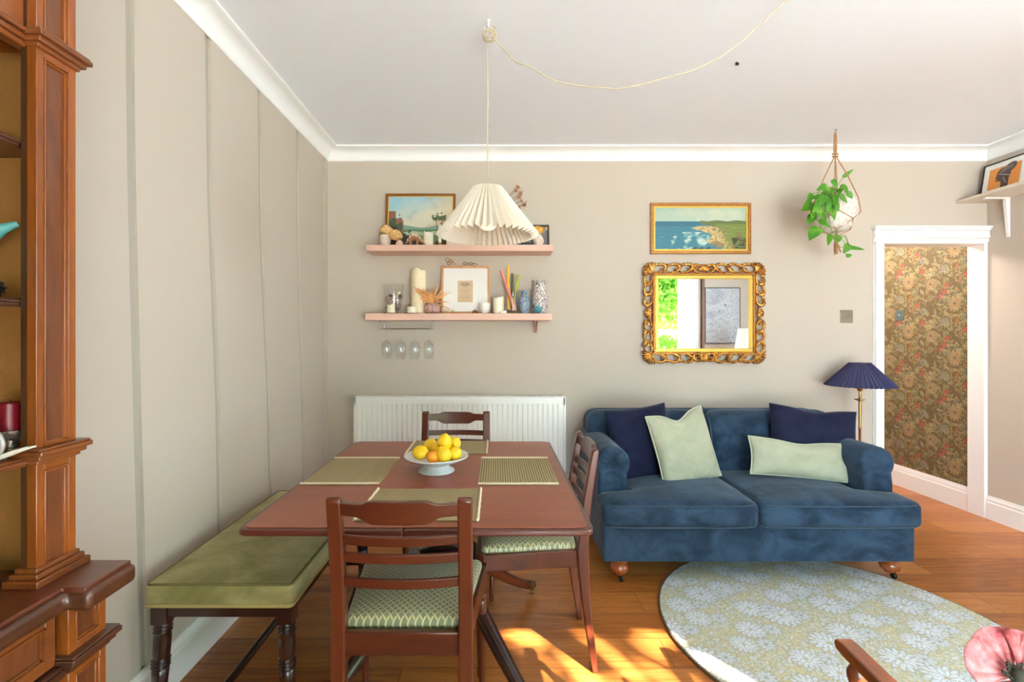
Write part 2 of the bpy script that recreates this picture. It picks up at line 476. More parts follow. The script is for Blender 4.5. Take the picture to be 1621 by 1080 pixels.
# lattice silk for the chair seats (over-under gold lattice on green)
_m = Mat('green lattice silk')
sp = _m.n('ShaderNodeSeparateXYZ', Vector=_m.map((1, 1, 1), (0, 0, R(45))))
P_ = 0.0150
U = _m.math('DIVIDE', sp.outputs[0], P_); V_ = _m.math('DIVIDE', sp.outputs[1], P_)
fu = _m.math('FRACT', U); fv = _m.math('FRACT', V_)
par = _m.math('FLOORED_MODULO', _m.math('ADD', _m.math('FLOOR', U), _m.math('FLOOR', V_)), 2.0)
du = _m.math('ABSOLUTE', _m.math('SUBTRACT', fu, 0.5)); dv = _m.math('ABSOLUTE', _m.math('SUBTRACT', fv, 0.5))
lu = _m.math('LESS_THAN', du, 0.12); lv = _m.math('LESS_THAN', dv, 0.12)
nu_ = _m.math('SUBTRACT', 1.0, _m.math('MULTIPLY', _m.math('LESS_THAN', dv, 0.22), par))
nv_ = _m.math('SUBTRACT', 1.0, _m.math('MULTIPLY', _m.math('LESS_THAN', du, 0.22), _m.math('SUBTRACT', 1.0, par)))
la = _m.math('MULTIPLY', lu, nu_); lb = _m.math('MULTIPLY', lv, nv_)
core = _m.math('MAXIMUM', la, lb)
_m.base(_m.mix(core, _m.ramp(_m.noise(_m.co, 30, 2), [(0.3, lin((112, 118, 94))), (0.7, lin((132, 138, 112)))]), lin((206, 192, 136))))
_m.set(Roughness=0.38, Sheen__Weight=0.3, Specular__IOR__Level=0.6); _m.bump(core, 0.3, 0.001)
M_silk = _m.m
# burlap lining
_m = Mat('ochre burlap')
wv = _m.n('ShaderNodeTexWave', Vector=_m.map((1, 1, 1), (0, 0, 0)), Scale=130.0, Distortion=0.6, _bands_direction='Z')
wv2 = _m.n('ShaderNodeTexWave', Vector=_m.map((1, 1, 1), (0, 0, 0)), Scale=130.0, Distortion=0.6, _bands_direction='DIAGONAL')
ff = _m.math('MULTIPLY', wv.outputs['Fac'], wv2.outputs['Fac'])
_m.base(_m.ramp(ff, [(0.0, lin((136, 84, 36))), (0.6, lin((196, 138, 72)))])); _m.set(Roughness=0.9); _m.bump(ff, 0.5, 0.002)
M_burlap = _m.m
# woven placemat
def matweave(name, direction):
    m = Mat(name)
    wv = m.n('ShaderNodeTexWave', Vector=m.co, Scale=33.0, Distortion=0.5, _bands_direction=direction)
    wv2 = m.n('ShaderNodeTexWave', Vector=m.co, Scale=60.0, Distortion=0.8, _bands_direction='Y' if direction == 'X' else 'X')
    f = m.math('ADD', m.math('MULTIPLY', wv.outputs['Fac'], 0.7), m.math('MULTIPLY', wv2.outputs['Fac'], 0.3))
    m.base(m.ramp(f, [(0.1, lin((112, 98, 60))), (0.5, lin((158, 142, 98))), (0.9, lin((198, 182, 142)))]))
    m.set(Roughness=0.85); m.bump(f, 0.7, 0.003); return m.m
M_matx = matweave('placemat weave across', 'Y'); M_maty = matweave('placemat weave along', 'X')
M_matedge = plain('cream cotton', (226, 214, 182), 0.85, bump=0.6, bscale=300)

# ------------------------------------------------------------------ room shell
XL, XR, YB, ZC = -1.227, 3.53, 3.5, 2.65
YR = -1.4       # rear wall with the garden doors
XE = 4.9        # the room is wider behind the camera
m = MB(); m.box((-1.6, YR - 0.2, -0.06), (XE + 0.1, 5.6, 0.0)); struct(m.build('floor', M_floor))
m = MB(); m.box((-1.6, YR - 0.2, ZC), (XE + 0.2, YB + 0.12, ZC + 0.15)); struct(m.build('ceiling', M_ceil))
# back wall with door opening X 2.768..3.53
m = MB(); m.box((-1.6, YB, 0), (2.768, YB + 0.12, ZC)); m.box((2.768, YB, 1.99), (XR + 0.12, YB + 0.12, ZC)); struct(m.build('wall_back', M_wall))
# left wall: backing with leaning panels (recessed joints)
m = MB(); m.box((-1.6, YR - 0.2, 0), (XL, YB, ZC), mi=1)
def gy(z, pts):
    pts = sorted(pts)
    if z <= pts[0][0]: return pts[0][1]
    for (z0, y0), (z1, y1) in zip(pts[:-1], pts[1:]):
        if z <= z1: return y0 + (y1 - y0) * (z - z0) / (z1 - z0)
    return pts[-1][1]
joints = [[(0, 1.685), (1.05, 1.645), (1.8, 1.619), (2.65, 1.608)], [(0, 2.15), (1.0, 2.12), (1.9, 2.06), (2.65, 2.045)],
          [(0, 2.63), (0.9, 2.60), (1.8, 2.51), (2.65, 2.49)], [(0, 3.07), (0.9, 3.05), (1.8, 2.98), (2.65, 2.962)], [(0, 3.42), (2.65, 3.42)]]
joints = [[(0, YR), (2.65, YR)], [(0, 1.2 - 0.01), (2.65, 1.16)]] + joints + [[(0, YB), (2.65, YB)]]
zs_ = [0, 0.5, 1.0, 1.5, 1.9, 2.3, 2.65]
for a, b in zip(joints[:-1], joints[1:]):
    ga = 0.0 if a[0][1] == YR else 0.019; gb = 0.0 if b[0][1] == YB else 0.019
    poly = [(gy(z, a) + ga, z) for z in zs_] + [(gy(z, b) - gb, z) for z in zs_[::-1]]
    m.prism(poly, 'X', XL, XL + 0.012)
struct(m.build('wall_left', [M_wall, M_groove]))
# right wall up to the jog, then the wider part behind the camera
m = MB(); m.box((XR, 1.6, 0), (XR + 0.12, YB, ZC)); m.box((XR, 1.48, 0), (XE + 0.12, 1.6, ZC)); struct(m.build('wall_right', M_wall))
m = MB(); m.box((XE, YR - 0.2, 0), (XE + 0.15, 0.35, ZC)); m.box((XE, 1.38, 0), (XE + 0.15, 1.48, ZC)); m.box((XE, 0.35, 0), (XE + 0.15, 1.38, 0.3)); m.box((XE, 0.35, 2.5), (XE + 0.15, 1.38, ZC)); struct(m.build('wall_side', M_wall))  # side opening added to throw daylight onto the left wall
m = MB()
for y in (0.37, 1.36): m.box((XE + 0.04, y - 0.02, 0.3), (XE + 0.10, y + 0.02, 2.5))
for z in (0.32, 2.48): m.box((XE + 0.04, 0.35, z - 0.02), (XE + 0.10, 1.38, z + 0.02))
struct(m.build('added_window_2', M_white, bevel=0.004))
# rear wall: garden doors X 2.3..3.14 and an unseen wide opening added to let daylight in
WX0, WX1, WZ1 = 0.2, 1.95, 2.4
m = MB()
m.box((-1.6, YR - 0.15, 0), (WX0, YR, ZC)); m.box((WX1, YR - 0.15, 0), (2.3, YR, ZC))
m.box((WX0, YR - 0.15, WZ1), (WX1, YR, ZC)); m.box((2.3, YR - 0.15, 2.42), (3.52, YR, ZC)); m.box((3.52, YR - 0.15, 0), (XE + 0.15, YR, ZC))
struct(m.build('wall_rear', M_wall))
m = MB()
for x in (WX0 + 0.02, 1.07, WX1 - 0.02): m.box((x - 0.025, YR - 0.11, 0), (x + 0.025, YR - 0.04, WZ1))
m.box((WX0, YR - 0.11, WZ1 - 0.05), (WX1, YR - 0.04, WZ1)); m.box((WX0, YR - 0.11, 0), (WX1, YR - 0.04, 0.05))
struct(m.build('added_window_1', M_white, bevel=0.004))
# closed white leaf beside the open garden door
m = MB()
for lo, hi in (((3.14, 0), (3.205, 2.42)), ((3.455, 0), (3.52, 2.42)), ((3.205, 0), (3.455, 0.12)), ((3.205, 2.32), (3.455, 2.42))): m.box((lo[0], YR - 0.09, lo[1]), (hi[0], YR - 0.04, hi[1]))
m.box((3.375, YR - 0.045, 0.12), (3.385, YR - 0.035, 2.32))
d1 = struct(m.build('door_1', M_white, bevel=0.004))
_m = Mat('backlit pane'); _t = _m.n('ShaderNodeBsdfTranslucent', Color=(0.42, 0.44, 0.47, 1)); _m.t.links.new(_t.outputs[0], _m.t.nodes['Material Output'].inputs['Surface'])  # translucent pane added so the sky behind brightens the white leaf
m = MB(); m.box((3.205, YR - 0.068, 0.12), (3.455, YR - 0.062, 2.32)); m.build('backlit_pane', _m.m, d1)
m = MB(); m.box((3.52, YR - 0.1, 0), (3.56, YR + 0.03, 2.44)); struct(m.build('trim_1', wood('brown door edge', (120, 84, 62), (150, 108, 82), 'Z', 10, 0.5, 0)))

# cornice (coved profile) along left, back and right
def cornice(name, p0, p1, inward):
    p0 = Vector(p0); p1 = Vector(p1); n = Vector(inward)
    prof = [(0, -0.085), (0.006, -0.085), (0.010, -0.078)]
    for i in range(9):
        a = R(90 * i / 8); prof.append((0.012 + 0.068 * (1 - math.cos(a)), -0.074 + 0.060 * math.sin(a)))
    prof += [(0.086, -0.012), (0.094, -0.010), (0.094, 0), (0, 0)]
    mb = MB(); A = []; B = []
    for (d, z) in prof:
        A.append(mb.bm.verts.new(p0 + n * d + Vector((0, 0, z)))); B.append(mb.bm.verts.new(p1 + n * d + Vector((0, 0, z))))
    k = len(prof)
    for i in range(k): mb._f([A[i], A[(i + 1) % k], B[(i + 1) % k], B[i]])
    mb._f(A); mb._f(B)
    return struct(mb.build(name, M_cornice, deg=30))
cornice('trim_2', (XL + 0.012, YR, ZC), (XL + 0.012, YB, ZC), (1, 0, 0))
cornice('trim_3', (XL, YB, ZC), (XR, YB, ZC), (0, -1, 0))
cornice('trim_4', (XR, 1.6, ZC), (XR, YB, ZC), (-1, 0, 0))
# skirting
def skirt(name, p0, p1, inward, h=0.17, t=0.018):
    p0 = Vector(p0); p1 = Vector(p1); n = Vector(inward)
    prof = [(0, 0), (t, 0), (t, h * 0.72), (t * 0.75, h * 0.76), (t * 0.8, h * 0.86), (t * 0.45, h * 0.93), (t * 0.4, h), (0, h)]
    mb = MB(); A = [mb.bm.verts.new(p0 + n * d + Vector((0, 0, z))) for d, z in prof]; B = [mb.bm.verts.new(p1 + n * d + Vector((0, 0, z))) for d, z in prof]
    k = len(prof)
    for i in range(k): mb._f([A[i], A[(i + 1) % k], B[(i + 1) % k], B[i]])
    mb._f(A); mb._f(B)
    return struct(mb.build(name, M_white, deg=30))
skirt('baseboard_left', (XL + 0.012, 1.13, 0), (XL + 0.012, YB, 0), (1, 0, 0), 0.16, 0.02)
skirt('baseboard_back', (XL + 0.04, YB, 0), (2.70, YB, 0), (0, -1, 0))
skirt('baseboard_right', (XR, 1.6, 0), (XR, 3.49, 0), (-1, 0, 0), 0.165)
skirt('baseboard_hall', (XR, YB + 0.12, 0), (XR, 5.4, 0), (-1, 0, 0), 0.18)
# doorway: architrave and lining
m = MB()
for a, b, t in ((0.0, 0.064, 0.014), (0.004, 0.022, 0.030), (0.022, 0.046, 0.022), (0.052, 0.060, 0.020)): m.box((2.704 + a, YB - t, 0), (2.704 + b, YB + 0.001, 1.985))
for z0, z1, t in ((1.985, 2.010, 0.016), (2.010, 2.034, 0.026), (2.034, 2.064, 0.022), (2.064, 2.078, 0.034), (2.078, 2.094, 0.046)): m.box((2.704 - max(0, t - 0.03), YB - t, z0), (XR - 0.001, YB + 0.001, z1))
struct(m.build('trim_5', M_white, bevel=0.003))
m = MB(); m.box((2.768, YB - 0.012, 0), (2.782, YB + 0.122, 1.99)); m.box((2.782, YB - 0.012, 1.972), (3.52, YB + 0.122, 1.99)); m.box((3.505, YB - 0.004, 0), (XR + 0.002, YB + 0.122, 1.99))
struct(m.build('trim_6', M_white, bevel=0.002))
# hall beyond
m = MB(); m.box((XR, YB + 0.12, 0), (XR + 0.12, 5.5, 2.6)); struct(m.build('wall_hall_right', M_wall))
m = MB(); m.box((2.2, 5.4, 0), (XR + 0.12, 5.5, 2.6)); m.box((2.2, YB + 0.12, 0), (2.3, 5.4, 2.6)); struct(m.build('wall_hall_end', M_wall))
m = MB(); m.box((2.2, YB + 0.12, 2.6), (XR + 0.12, 5.5, 2.7)); struct(m.build('ceiling_hall', M_ceil))
hl = bpy.data.lights.new('hall_fill_light', 'POINT'); hl.energy = 24; hl.shadow_soft_size = 0.12; hl.color = (1, 0.93, 0.84)  # unseen lamp added to lighten the hallway
ho = bpy.data.objects.new('hall_fill_light', hl); ho.location = (2.75, 4.3, 2.35); COL.objects.link(ho)

# floral wallpaper, on the hall side wall
def flower(c, x, y, r, petals, pc, cc, oc, rot=0, thin=0.34):
    for k in range(petals):
        a = rot + 2 * PI * k / petals
        c.ell(x + r * 0.55 * math.cos(a), y + r * 0.55 * math.sin(a), r * 0.5, r * thin * 0.5, a, pc, 1, 0.3, (oc, 0.25))
    c.ell(x, y, r * 0.2, r * 0.2, 0, cc, 1, 0.4)
W_, H_ = 1.6, 2.4
cv = Canvas(W_, H_, 320, 480, (100, 84, 54))
rg = random.Random(3)
tiles = []
TW, TH = 0.42, 0.42
small = []
for k in range(210):
    small.append((rg.uniform(0, TW), rg.uniform(0, TH), rg.uniform(0.010, 0.024), rg.uniform(0, 2 * PI), rg.choice([(140, 128, 88), (114, 112, 64), (106, 112, 104), (140, 104, 64), (96, 100, 52), (150, 132, 92), (112, 74, 36)])))
stems = [[(rg.uniform(0, TW), rg.uniform(0, TH)) for _ in range(1)] for _ in range(26)]
def at_all(x, y):
    for i in range(-1, 5):
        for j in range(-1, 7):
            X = x + i * TW; Y = y + j * TH + (i % 2) * TH * 0.5
            if -0.1 < X < W_ + 0.1 and -0.1 < Y < H_ + 0.1: yield X, Y
for st in stems:
    x, y = st[0]; a = rg.uniform(0, 6.28); cr_ = rg.uniform(-22, 22); pts = [(x, y)]
    for _ in range(14): a += cr_ * 0.008 * 1.5; x += 0.008 * math.cos(a); y += 0.008 * math.sin(a); pts.append((x, y))
    for (ox, oy) in at_all(0, 0): cv.stroke([(p[0] + ox, p[1] + oy) for p in pts], 0.0032, (120, 78, 40))
for (x, y, r, a, c_) in small:
    for X, Y in at_all(x, y):
        cv.ell(X, Y, r, r * 0.36, a, c_, 1, 0.3, ((152, 138, 98), 0.22)); cv.ell(X, Y, r * 0.8, r * 0.07, a, (74, 58, 34), 0.9, 0.5)
for (x, y, r, n, pc, cc) in ((0.12, 0.12, 0.055, 13, (146, 114, 78), (84, 88, 88)), (0.33, 0.29, 0.045, 12, (136, 114, 84), (100, 60, 40)), (0.22, 0.40, 0.036, 7, (104, 110, 112), (130, 100, 60)), (0.40, 0.07, 0.034, 7, (112, 116, 116), (92, 70, 44))):
    for X, Y in at_all(x, y): flower(cv, X, Y, r, n, pc, cc, (150, 132, 92), 0.4, 0.26)
for (x, y) in ((0.21, 0.22), (0.245, 0.185), (0.185, 0.27), (0.41, 0.40), (0.03, 0.34)):
    for X, Y in at_all(x, y): flower(cv, X, Y, 0.019, 5, (166, 84, 72), (140, 50, 40), (120, 60, 40), 0.2, 0.9)
for k in range(40):
    x, y, a = rg.uniform(0, TW), rg.uniform(0, TH), rg.uniform(0, 6.28); cr_ = rg.uniform(-60, 60); pts = [(x, y)]
    for _ in range(8): a += cr_ * 0.005; x += 0.005 * math.cos(a); y += 0.005 * math.sin(a); pts.append((x, y))
    for (ox, oy) in at_all(0, 0): cv.stroke([(p[0] + ox, p[1] + oy) for p in pts], 0.002, (172, 156, 110), 0.9)
wp = cv.mesh('wall_covering', M_print, lambda x, y: (np.full_like(x, XR - 0.002), YB + 0.125 + x, 0.18 + y))
struct(wp)

# ------------------------------------------------------------------ garden outside
m = MB(); m.box((-9, -16, -0.12), (14, YR - 0.15, -0.07)); struct(m.build('ground', plain('pale bounce patio', (226, 224, 220), 0.9, var=(232, 230, 226), vscale=2)))  # unseen ground kept near white to bounce daylight up to the ceiling
_m = Mat('leaves in sun'); _m.base(_m.ramp(_m.noise(_m.co, 3, 3), [(0.35, lin((70, 120, 34))), (0.65, lin((140, 180, 70)))])); _m.set(Roughness=0.6)
t_ = _m.n('ShaderNodeBsdfTranslucent', Color=lin((150, 200, 60))); mx_ = _m.n('ShaderNodeMixShader', Fac=0.45)
_m.t.links.new(_m.b.outputs[0], mx_.inputs[1]); _m.t.links.new(t_.outputs[0], mx_.inputs[2]); _m.t.links.new(mx_.outputs[0], _m.t.nodes['Material Output'].inputs['Surface'])
M_leafy = _m.m
M_bark = plain('bark', (112, 88, 70), 0.9, bump=0.5, bscale=20)
def crown(mb, boxes, n, size, seed, clump=0):
    r = random.Random(seed); c_ = None
    for k in range(n):
        (x0, y0, z0), (x1, y1, z1) = r.choice(boxes)
        p = Vector((r.uniform(x0, x1), r.uniform(y0, y1), r.uniform(z0, z1)))
        if clump:
            if k % clump == 0: c_ = p
            p = c_ + Vector((r.gauss(0, 0.17), r.gauss(0, 0.2), r.gauss(0, 0.17)))
        q = Euler((r.uniform(-1.2, 1.2), r.uniform(-1.2, 1.2), r.uniform(0, 6.28))).to_matrix()
        s_ = size * r.uniform(0.6, 1.3)
        vs = [mb.bm.verts.new(p + q @ Vector(v)) for v in ((-s_, 0, 0), (-0.2 * s_, -0.45 * s_, 0.05 * s_), (s_, 0, -0.1 * s_), (-0.2 * s_, 0.45 * s_, 0.05 * s_))]
        mb._f(vs)
tt = thing('garden_tree', 'broad leafy garden tree seen at the left edge of the mirror', 'tree', (3.0, -5.6, -0.07))
m = MB(); crown(m, [((0.9, -6.2, 1.5), (4.75, -4.9, 5.4)), ((1.2, -6.4, 2.2), (4.75, -4.8, 5.4))], 30000, 0.10, 1); m.build('foliage', M_leafy, tt, smooth=False)  # crown enlarged and thickened to block sun from the wide rear opening
m = MB(); m.tube([(3.0, -5.6, -0.07), (3.05, -5.6, 1.2), (2.9, -5.5, 2.4), (2.7, -5.5, 3.8)], [0.14, 0.11, 0.09, 0.04]); m.build('trunk', M_bark, tt)
tt = thing('garden_tree', 'thin airy garden tree through which the sun dapples the floor', 'tree', (6.0, -6.2, -0.07))
m = MB(); crown(m, [((5.15, -6.6, 1.6), (7.4, -5.4, 5.8))], 4600, 0.10, 2, 36); m.build('foliage', M_leafy, tt, smooth=False)
m = MB(); m.tube([(6.1, -6.0, -0.07), (6.15, -6.0, 1.4), (6.25, -6.0, 3.0), (6.2, -6, 4.3)], [0.06, 0.05, 0.04, 0.02]); m.build('trunk', M_bark, tt)
tt = thing('garden_tree', 'dense unseen garden tree added outside the side opening to block sun', 'tree', (6.9, -2.9, -0.07))  # added out of view, keeps direct sun out of the side opening
m = MB(); crown(m, [((5.9, -3.4, 1.0), (8.7, -2.4, 5.6))], 17000, 0.10, 6); m.build('foliage', M_leafy, tt, smooth=False)
m = MB(); m.tube([(6.9, -2.9, -0.07), (6.95, -2.9, 1.2), (6.9, -2.9, 3.0)], [0.1, 0.08, 0.04]); m.build('trunk', M_bark, tt)
sh = thing('garden_shrub', 'bright green low shrub in the lower left corner of the mirror', 'shrub', (3.9, -3.4, -0.07))
m = MB(); crown(m, [((3.1, -3.8, -0.05), (4.9, -3.1, 1.35))], 3600, 0.07, 3); m.build('foliage', M_leafy, sh, smooth=False)

# picture, lamp seen in the mirror
pt = thing('framed_picture', 'black framed grey marbled print reflected in the gilt mirror', 'picture', (3.86, YR + 0.02, 1.22))
m = MB(); m.box((3.56, YR, 1.19), (4.17, YR + 0.03, 2.15)); m.build('frame', M_black, pt, bevel=0.002)
cv = Canvas(0.58, 0.93, 120, 190, (186, 188, 192))
n1 = cv.fbm(14, 4, 4); n2 = cv.fbm(9, 9, 4)
cv.mask((np.abs(np.sin(n1 * 9 + n2 * 4)) < 0.22) * 0.9, (104, 110, 124)); cv.mask(np.clip(n2 - 0.2, 0, 1), (150, 154, 164))
cv.mesh('print', M_print, lambda x, y: (3.575 + x, np.full_like(x, YR + 0.032), 1.205 + y), pt)
lp = thing('table_lamp', 'white shaded lamp reflected in the lower right corner of the mirror', 'lamp', (4.03, -0.95, 0.72))
m = MB(); m.lathe([(0.15, 0.40), (0.10, 0.72)], (4.03, -0.95, 0.72), 32)
m.build('lamp_shade', M_shade, lp)
m = MB(); m.lathe([(0, 0), (0.07, 0), (0.07, 0.02), (0.05, 0.05), (0.06, 0.2), (0.02, 0.3), (0.01, 0.45), (0, 0.45)], (4.03, -0.95, 0.72), 24); m.build('base', M_cer, lp)
sd = thing('side_cabinet', 'low wooden cabinet behind the viewer carrying a white lamp', 'cabinet', (4.16, -0.98, 0))
m = MB(); m.box((3.7, -1.3, 0.08), (4.62, -0.75, 0.72)); 
for x in (3.74, 4.54):
    for y in (-1.28, -0.81): m.box((x, y, 0), (x + 0.04, y + 0.04, 0.08))
m.build('body', M_cab, sd, bevel=0.004)

# ------------------------------------------------------------------ display cabinet at the left
cab = thing('display_cabinet', 'tall brown wooden display cabinet with panelled pilaster against the left wall', 'cabinet', (-1.03, 0.5, 0))
Y0, Y1 = -0.15, 1.07
def pframe(x, y0, y1, z0, z1, sw, depth=0.008, mould=0.008):
    """frame, inner moulding and sunk panel on the plane X = x facing +X"""
    fr = MB()
    fr.box((x - 0.02, y0, z0), (x, y0 + sw, z1)); fr.box((x - 0.02, y1 - sw, z0), (x, y1, z1))
    fr.box((x - 0.02, y0 + sw, z0), (x, y1 - sw, z0 + sw)); fr.box((x - 0.02, y0 + sw, z1 - sw), (x, y1 - sw, z1))
    mo = MB(); a0, a1, b0, b1 = y0 + sw, y1 - sw, z0 + sw, z1 - sw
    for (p, q) in (((a0, b0), (a0 + mould, b1)), ((a1 - mould, b0), (a1, b1)), ((a0, b0), (a1, b0 + mould)), ((a0, b1 - mould), (a1, b1))):
        mo.box((x - 0.016, p[0], p[1]), (x - 0.003, q[0], q[1]))
    for (p, q) in (((a0, b0), (a0 + mould * .45, b1)), ((a1 - mould * .45, b0), (a1, b1)), ((a0, b0), (a1, b0 + mould * .45)), ((a0, b1 - mould * .45), (a1, b1))):
        mo.box((x - 0.016, p[0], p[1]), (x + 0.0015, q[0], q[1]))
    pa = MB(); pa.box((x - 0.02, a0, b0), (x - depth, a1, b1))
    return fr, mo, pa
def pilaster(x, y0, y1, z0, z1, sw=0.017, who=cab, name='pilaster'):
    fr, mo, pa = pframe(x, y0, y1, z0, z1, sw)
    f = fr.build(name, M_cab, who, bevel=0.0015)
    mo.build('panel_moulding', M_cab, f, bevel=0.0012); pa.build('panel', M_cab_panel, f)
    return f
XP = -0.925
for z0, z1 in ((0.80, 1.045), (1.06, 1.89), (1.91, 2.40)):
    pilaster(XP, 0.978, 1.07, z0, z1); pilaster(XP, Y0, Y0 + 0.092, z0, z1)
for y0 in (0.978, Y0):     # pilaster posts behind the faces, dark reveal
    m = MB(); m.box((-0.957, y0 + 0.0005, 0.80), (XP - 0.019, y0 + 0.0915, 2.40)); m.build('pilaster_post', M_cab_in, cab)
# carcass: ends, back, top
for y0 in (1.05, Y0): m = MB(); m.box((-1.212, y0, 0.80), (-0.957, y0 + 0.02, 2.40)); m.build('side_panel', M_cab, cab)
m = MB(); m.box((-1.205, 1.043, 0.80), (-0.957, 1.05, 1.91)); m.box((-1.212, Y0 + 0.02, 0.80), (-1.205, 1.05, 2.40)); m.build('burlap_lining', M_burlap, cab)
def mould_run(zc, h, steps, y0, y1, xf, ret=0.0):
    """stepped moulding standing proud of X = xf, also returning round the far end"""
    mb = MB()
    for (dz0, dz1, out) in steps: mb.box((xf - 0.05, y0 - out * 0.6, zc + dz0 * h), (xf + out, y1 + out * 0.9, zc + dz1 * h))
    return mb
stp = ((0, 0.3, 0.006), (0.25, 0.6, 0.014), (0.55, 0.85, 0.022), (0.85, 1, 0.019))
for nm, zc in (('waist_moulding', 1.042), ('frieze_moulding', 1.885)):
    for y0 in (0.978, Y0): mould_run(zc, 0.034, stp, y0, y0 + 0.092, XP).build(nm, M_cab_y, cab, bevel=0.002)
# base moulding of pilaster on the worktop
for y0 in (0.978, Y0):
    mb = MB(); 
    for z0, z1, o in ((0.80, 0.815, 0.018), (0.815, 0.826, 0.011), (0.826, 0.835, 0.005)): mb.box((-0.96 - o, y0 - o, z0), (XP + o, y0 + 0.092 + o, z1))
    mb.build('base_moulding', M_cab_y, cab, bevel=0.002)
# frieze board above the opening, with sunk panel
fr, mo, pa = pframe(-0.950, Y0 + 0.092, 0.978, 1.905, 2.40, 0.05)
f = fr.build('frieze', M_cab_y, cab, bevel=0.0015); mo.build('panel_moulding', M_cab_y, f); pa.build('panel', M_cab_panel, f)
m = MB(); 
for (a, b, o) in ((0, 0.012, 0.004), (0.012, 0.024, 0.010), (0.024, 0.034, 0.016)): m.box((-0.97, Y0 + 0.092, 1.882 + a), (-0.950 + o, 0.978, 1.882 + b))
m.build('frieze_moulding', M_cab_y, cab, bevel=0.002)
# top crown, off the picture
m = MB(); m.box((-1.212, Y0 - 0.03, 2.40), (-0.88, 1.10, 2.44)); m.build('crown', M_cab_y, cab, bevel=0.006)
# shelves
for z in (1.700, 1.380):
    m = MB(); m.box((-1.204, Y0 + 0.021, z - 0.016), (-0.968, 1.042, z)); m.box((-0.968, Y0 + 0.093, z - 0.018), (-0.958, 0.977, z - 0.002)); m.box((-0.968, Y0 + 0.093, z - 0.011), (-0.955, 0.977, z - 0.004))
    m.build('shelf', M_cab_dark, cab, bevel=0.0015)
m = MB(); m.box((-1.204, Y0 + 0.021, 1.036), (-0.958, 1.042, 1.056)); m.box((-0.958, Y0 + 0.093, 1.040), (-0.944, 0.977, 1.058)); m.box((-0.958, Y0 + 0.093, 1.046), (-0.938, 0.977, 1.054)); m.build('shelf', M_cab_y, cab, bevel=0.002)
# worktop with break front
def plan(o, yy=0.0):
    return [(-1.212, 1.085 + yy), (-0.835 + o, 1.085 + yy), (-0.835 + o, 0.975 - yy * 0.6), (-0.880 + o, 0.975 - yy * 0.6), (-0.880 + o, Y0 + 0.13), (-0.835 + o, Y0 + 0.13), (-0.835 + o, Y0 - 0.02), (-1.212, Y0 - 0.02)]
m = MB(); m.prism(plan(0.014, 0.008), 'Z', 0.788, 0.800); m.build('worktop', M_cab_top, cab, bevel=0.002)
m = MB(); m.prism(plan(0.025, 0.014), 'Z', 0.752, 0.7925); m.build('worktop_edge', M_cab_dark, cab, bevel=0.012, bseg=4)
# base unit
m = MB(); m.prism([(-1.21, 1.08), (-0.888, 1.08), (-0.888, 0.985), (-0.908, 0.985), (-0.908, Y0 + 0.14), (-0.888, Y0 + 0.14), (-0.888, Y0), (-1.21, Y0)], 'Z', 0.0, 0.752); m.build('base_unit', M_cab, cab)
for y0, y1 in ((0.985, 1.08), (Y0, Y0 + 0.14)):
    pilaster(-0.867, y0, y1, 0.652, 0.752, 0.017); pilaster(-0.867, y0, y1, 0.09, 0.622, 0.017)
    mould_run(0.620, 0.036, stp, y0, y1, -0.867).build('lower_moulding', M_cab_dark, cab, bevel=0.002)
    m = MB(); m.box((-0.93, y0 - 0.005, 0), (-0.855, y1 + 0.006, 0.09)); m.build('plinth', M_cab_dark, cab, bevel=0.004)
for i, (a, b) in enumerate(((0.42, 0.975), (Y0 + 0.15, 0.40))):
    fr, mo, pa = pframe(-0.884, a, b, 0.642, 0.752, 0.022)
    d = fr.build('drawer', M_cab_y, cab, bevel=0.0015); mo.build('panel_moulding', M_cab_y, d); pa.build('panel', M_cab_panel, d)
    m = MB(); m.ball((-0.872, (a + b) / 2, 0.70), 0.012); m.build('knob', M_brass, d)
    fr, mo, pa = pframe(-0.884, a, b, 0.09, 0.61, 0.04)
    d = fr.build('door', M_cab, cab, bevel=0.0015); mo.build('panel_moulding', M_cab, d); pa.build('panel', M_cab_panel, d)
m = MB(); m.box((-0.93, Y0 + 0.15, 0.612), (-0.872, 0.978, 0.638)); m.box((-0.93, Y0 + 0.15, 0.618), (-0.866, 0.978, 0.632)); m.build('lower_moulding', M_cab_dark, cab, bevel=0.002)

# things on the cabinet shelves
m = MB()
m.tube([(-1.10, 0.86, 1.425), (-1.085, 0.885, 1.43), (-1.06, 0.91, 1.445), (-1.03, 0.935, 1.475), (-1.003, 0.958, 1.502), (-0.985, 0.972, 1.518), (-0.968, 0.984, 1.529)], [0.012, 0.034, 0.044, 0.036, 0.02, 0.010, 0.006], 16)
tag(m.build('ceramic_bird', plain('teal glaze', (70, 134, 130), 0.35, var=(96, 160, 150), vscale=30)), 'teal ceramic bird with slender raised tail on the cabinet shelf', 'ornament')
m = MB()
star = []
for k in range(16):
    a = 2 * PI * k / 16 + PI / 16; rr = 0.016 if k % 2 == 0 else 0.009; star.append((-0.984 + rr * math.cos(a), 1.3955 + rr * math.sin(a)))
m.prism(star, 'Y', 0.955, 0.963); tag(m.build('star_ornament', M_dark_metal), 'small black star shaped metal ornament on the cabinet shelf under the teal bird', 'ornament')
ch = thing('candle_dish', 'silver footed candle dish on the lowest cabinet shelf', 'candle holder', (-0.991, 0.99, 1.056))
m = MB(); m.lathe([(0, 0), (0.026, 0), (0.024, 0.006), (0.012, 0.012), (0.014, 0.035), (0.03, 0.05), (0.031, 0.056), (0.026, 0.056), (0.012, 0.053), (0, 0.052)], (-0.991, 0.99, 1.056), 28); m.build('dish', plain('silvered glass', (190, 192, 190), 0.15, 0.9), ch)
cn = thing('pillar_candle', 'short dark red pillar candle in the silver dish', 'candle', (-0.991, 0.99, 1.110))
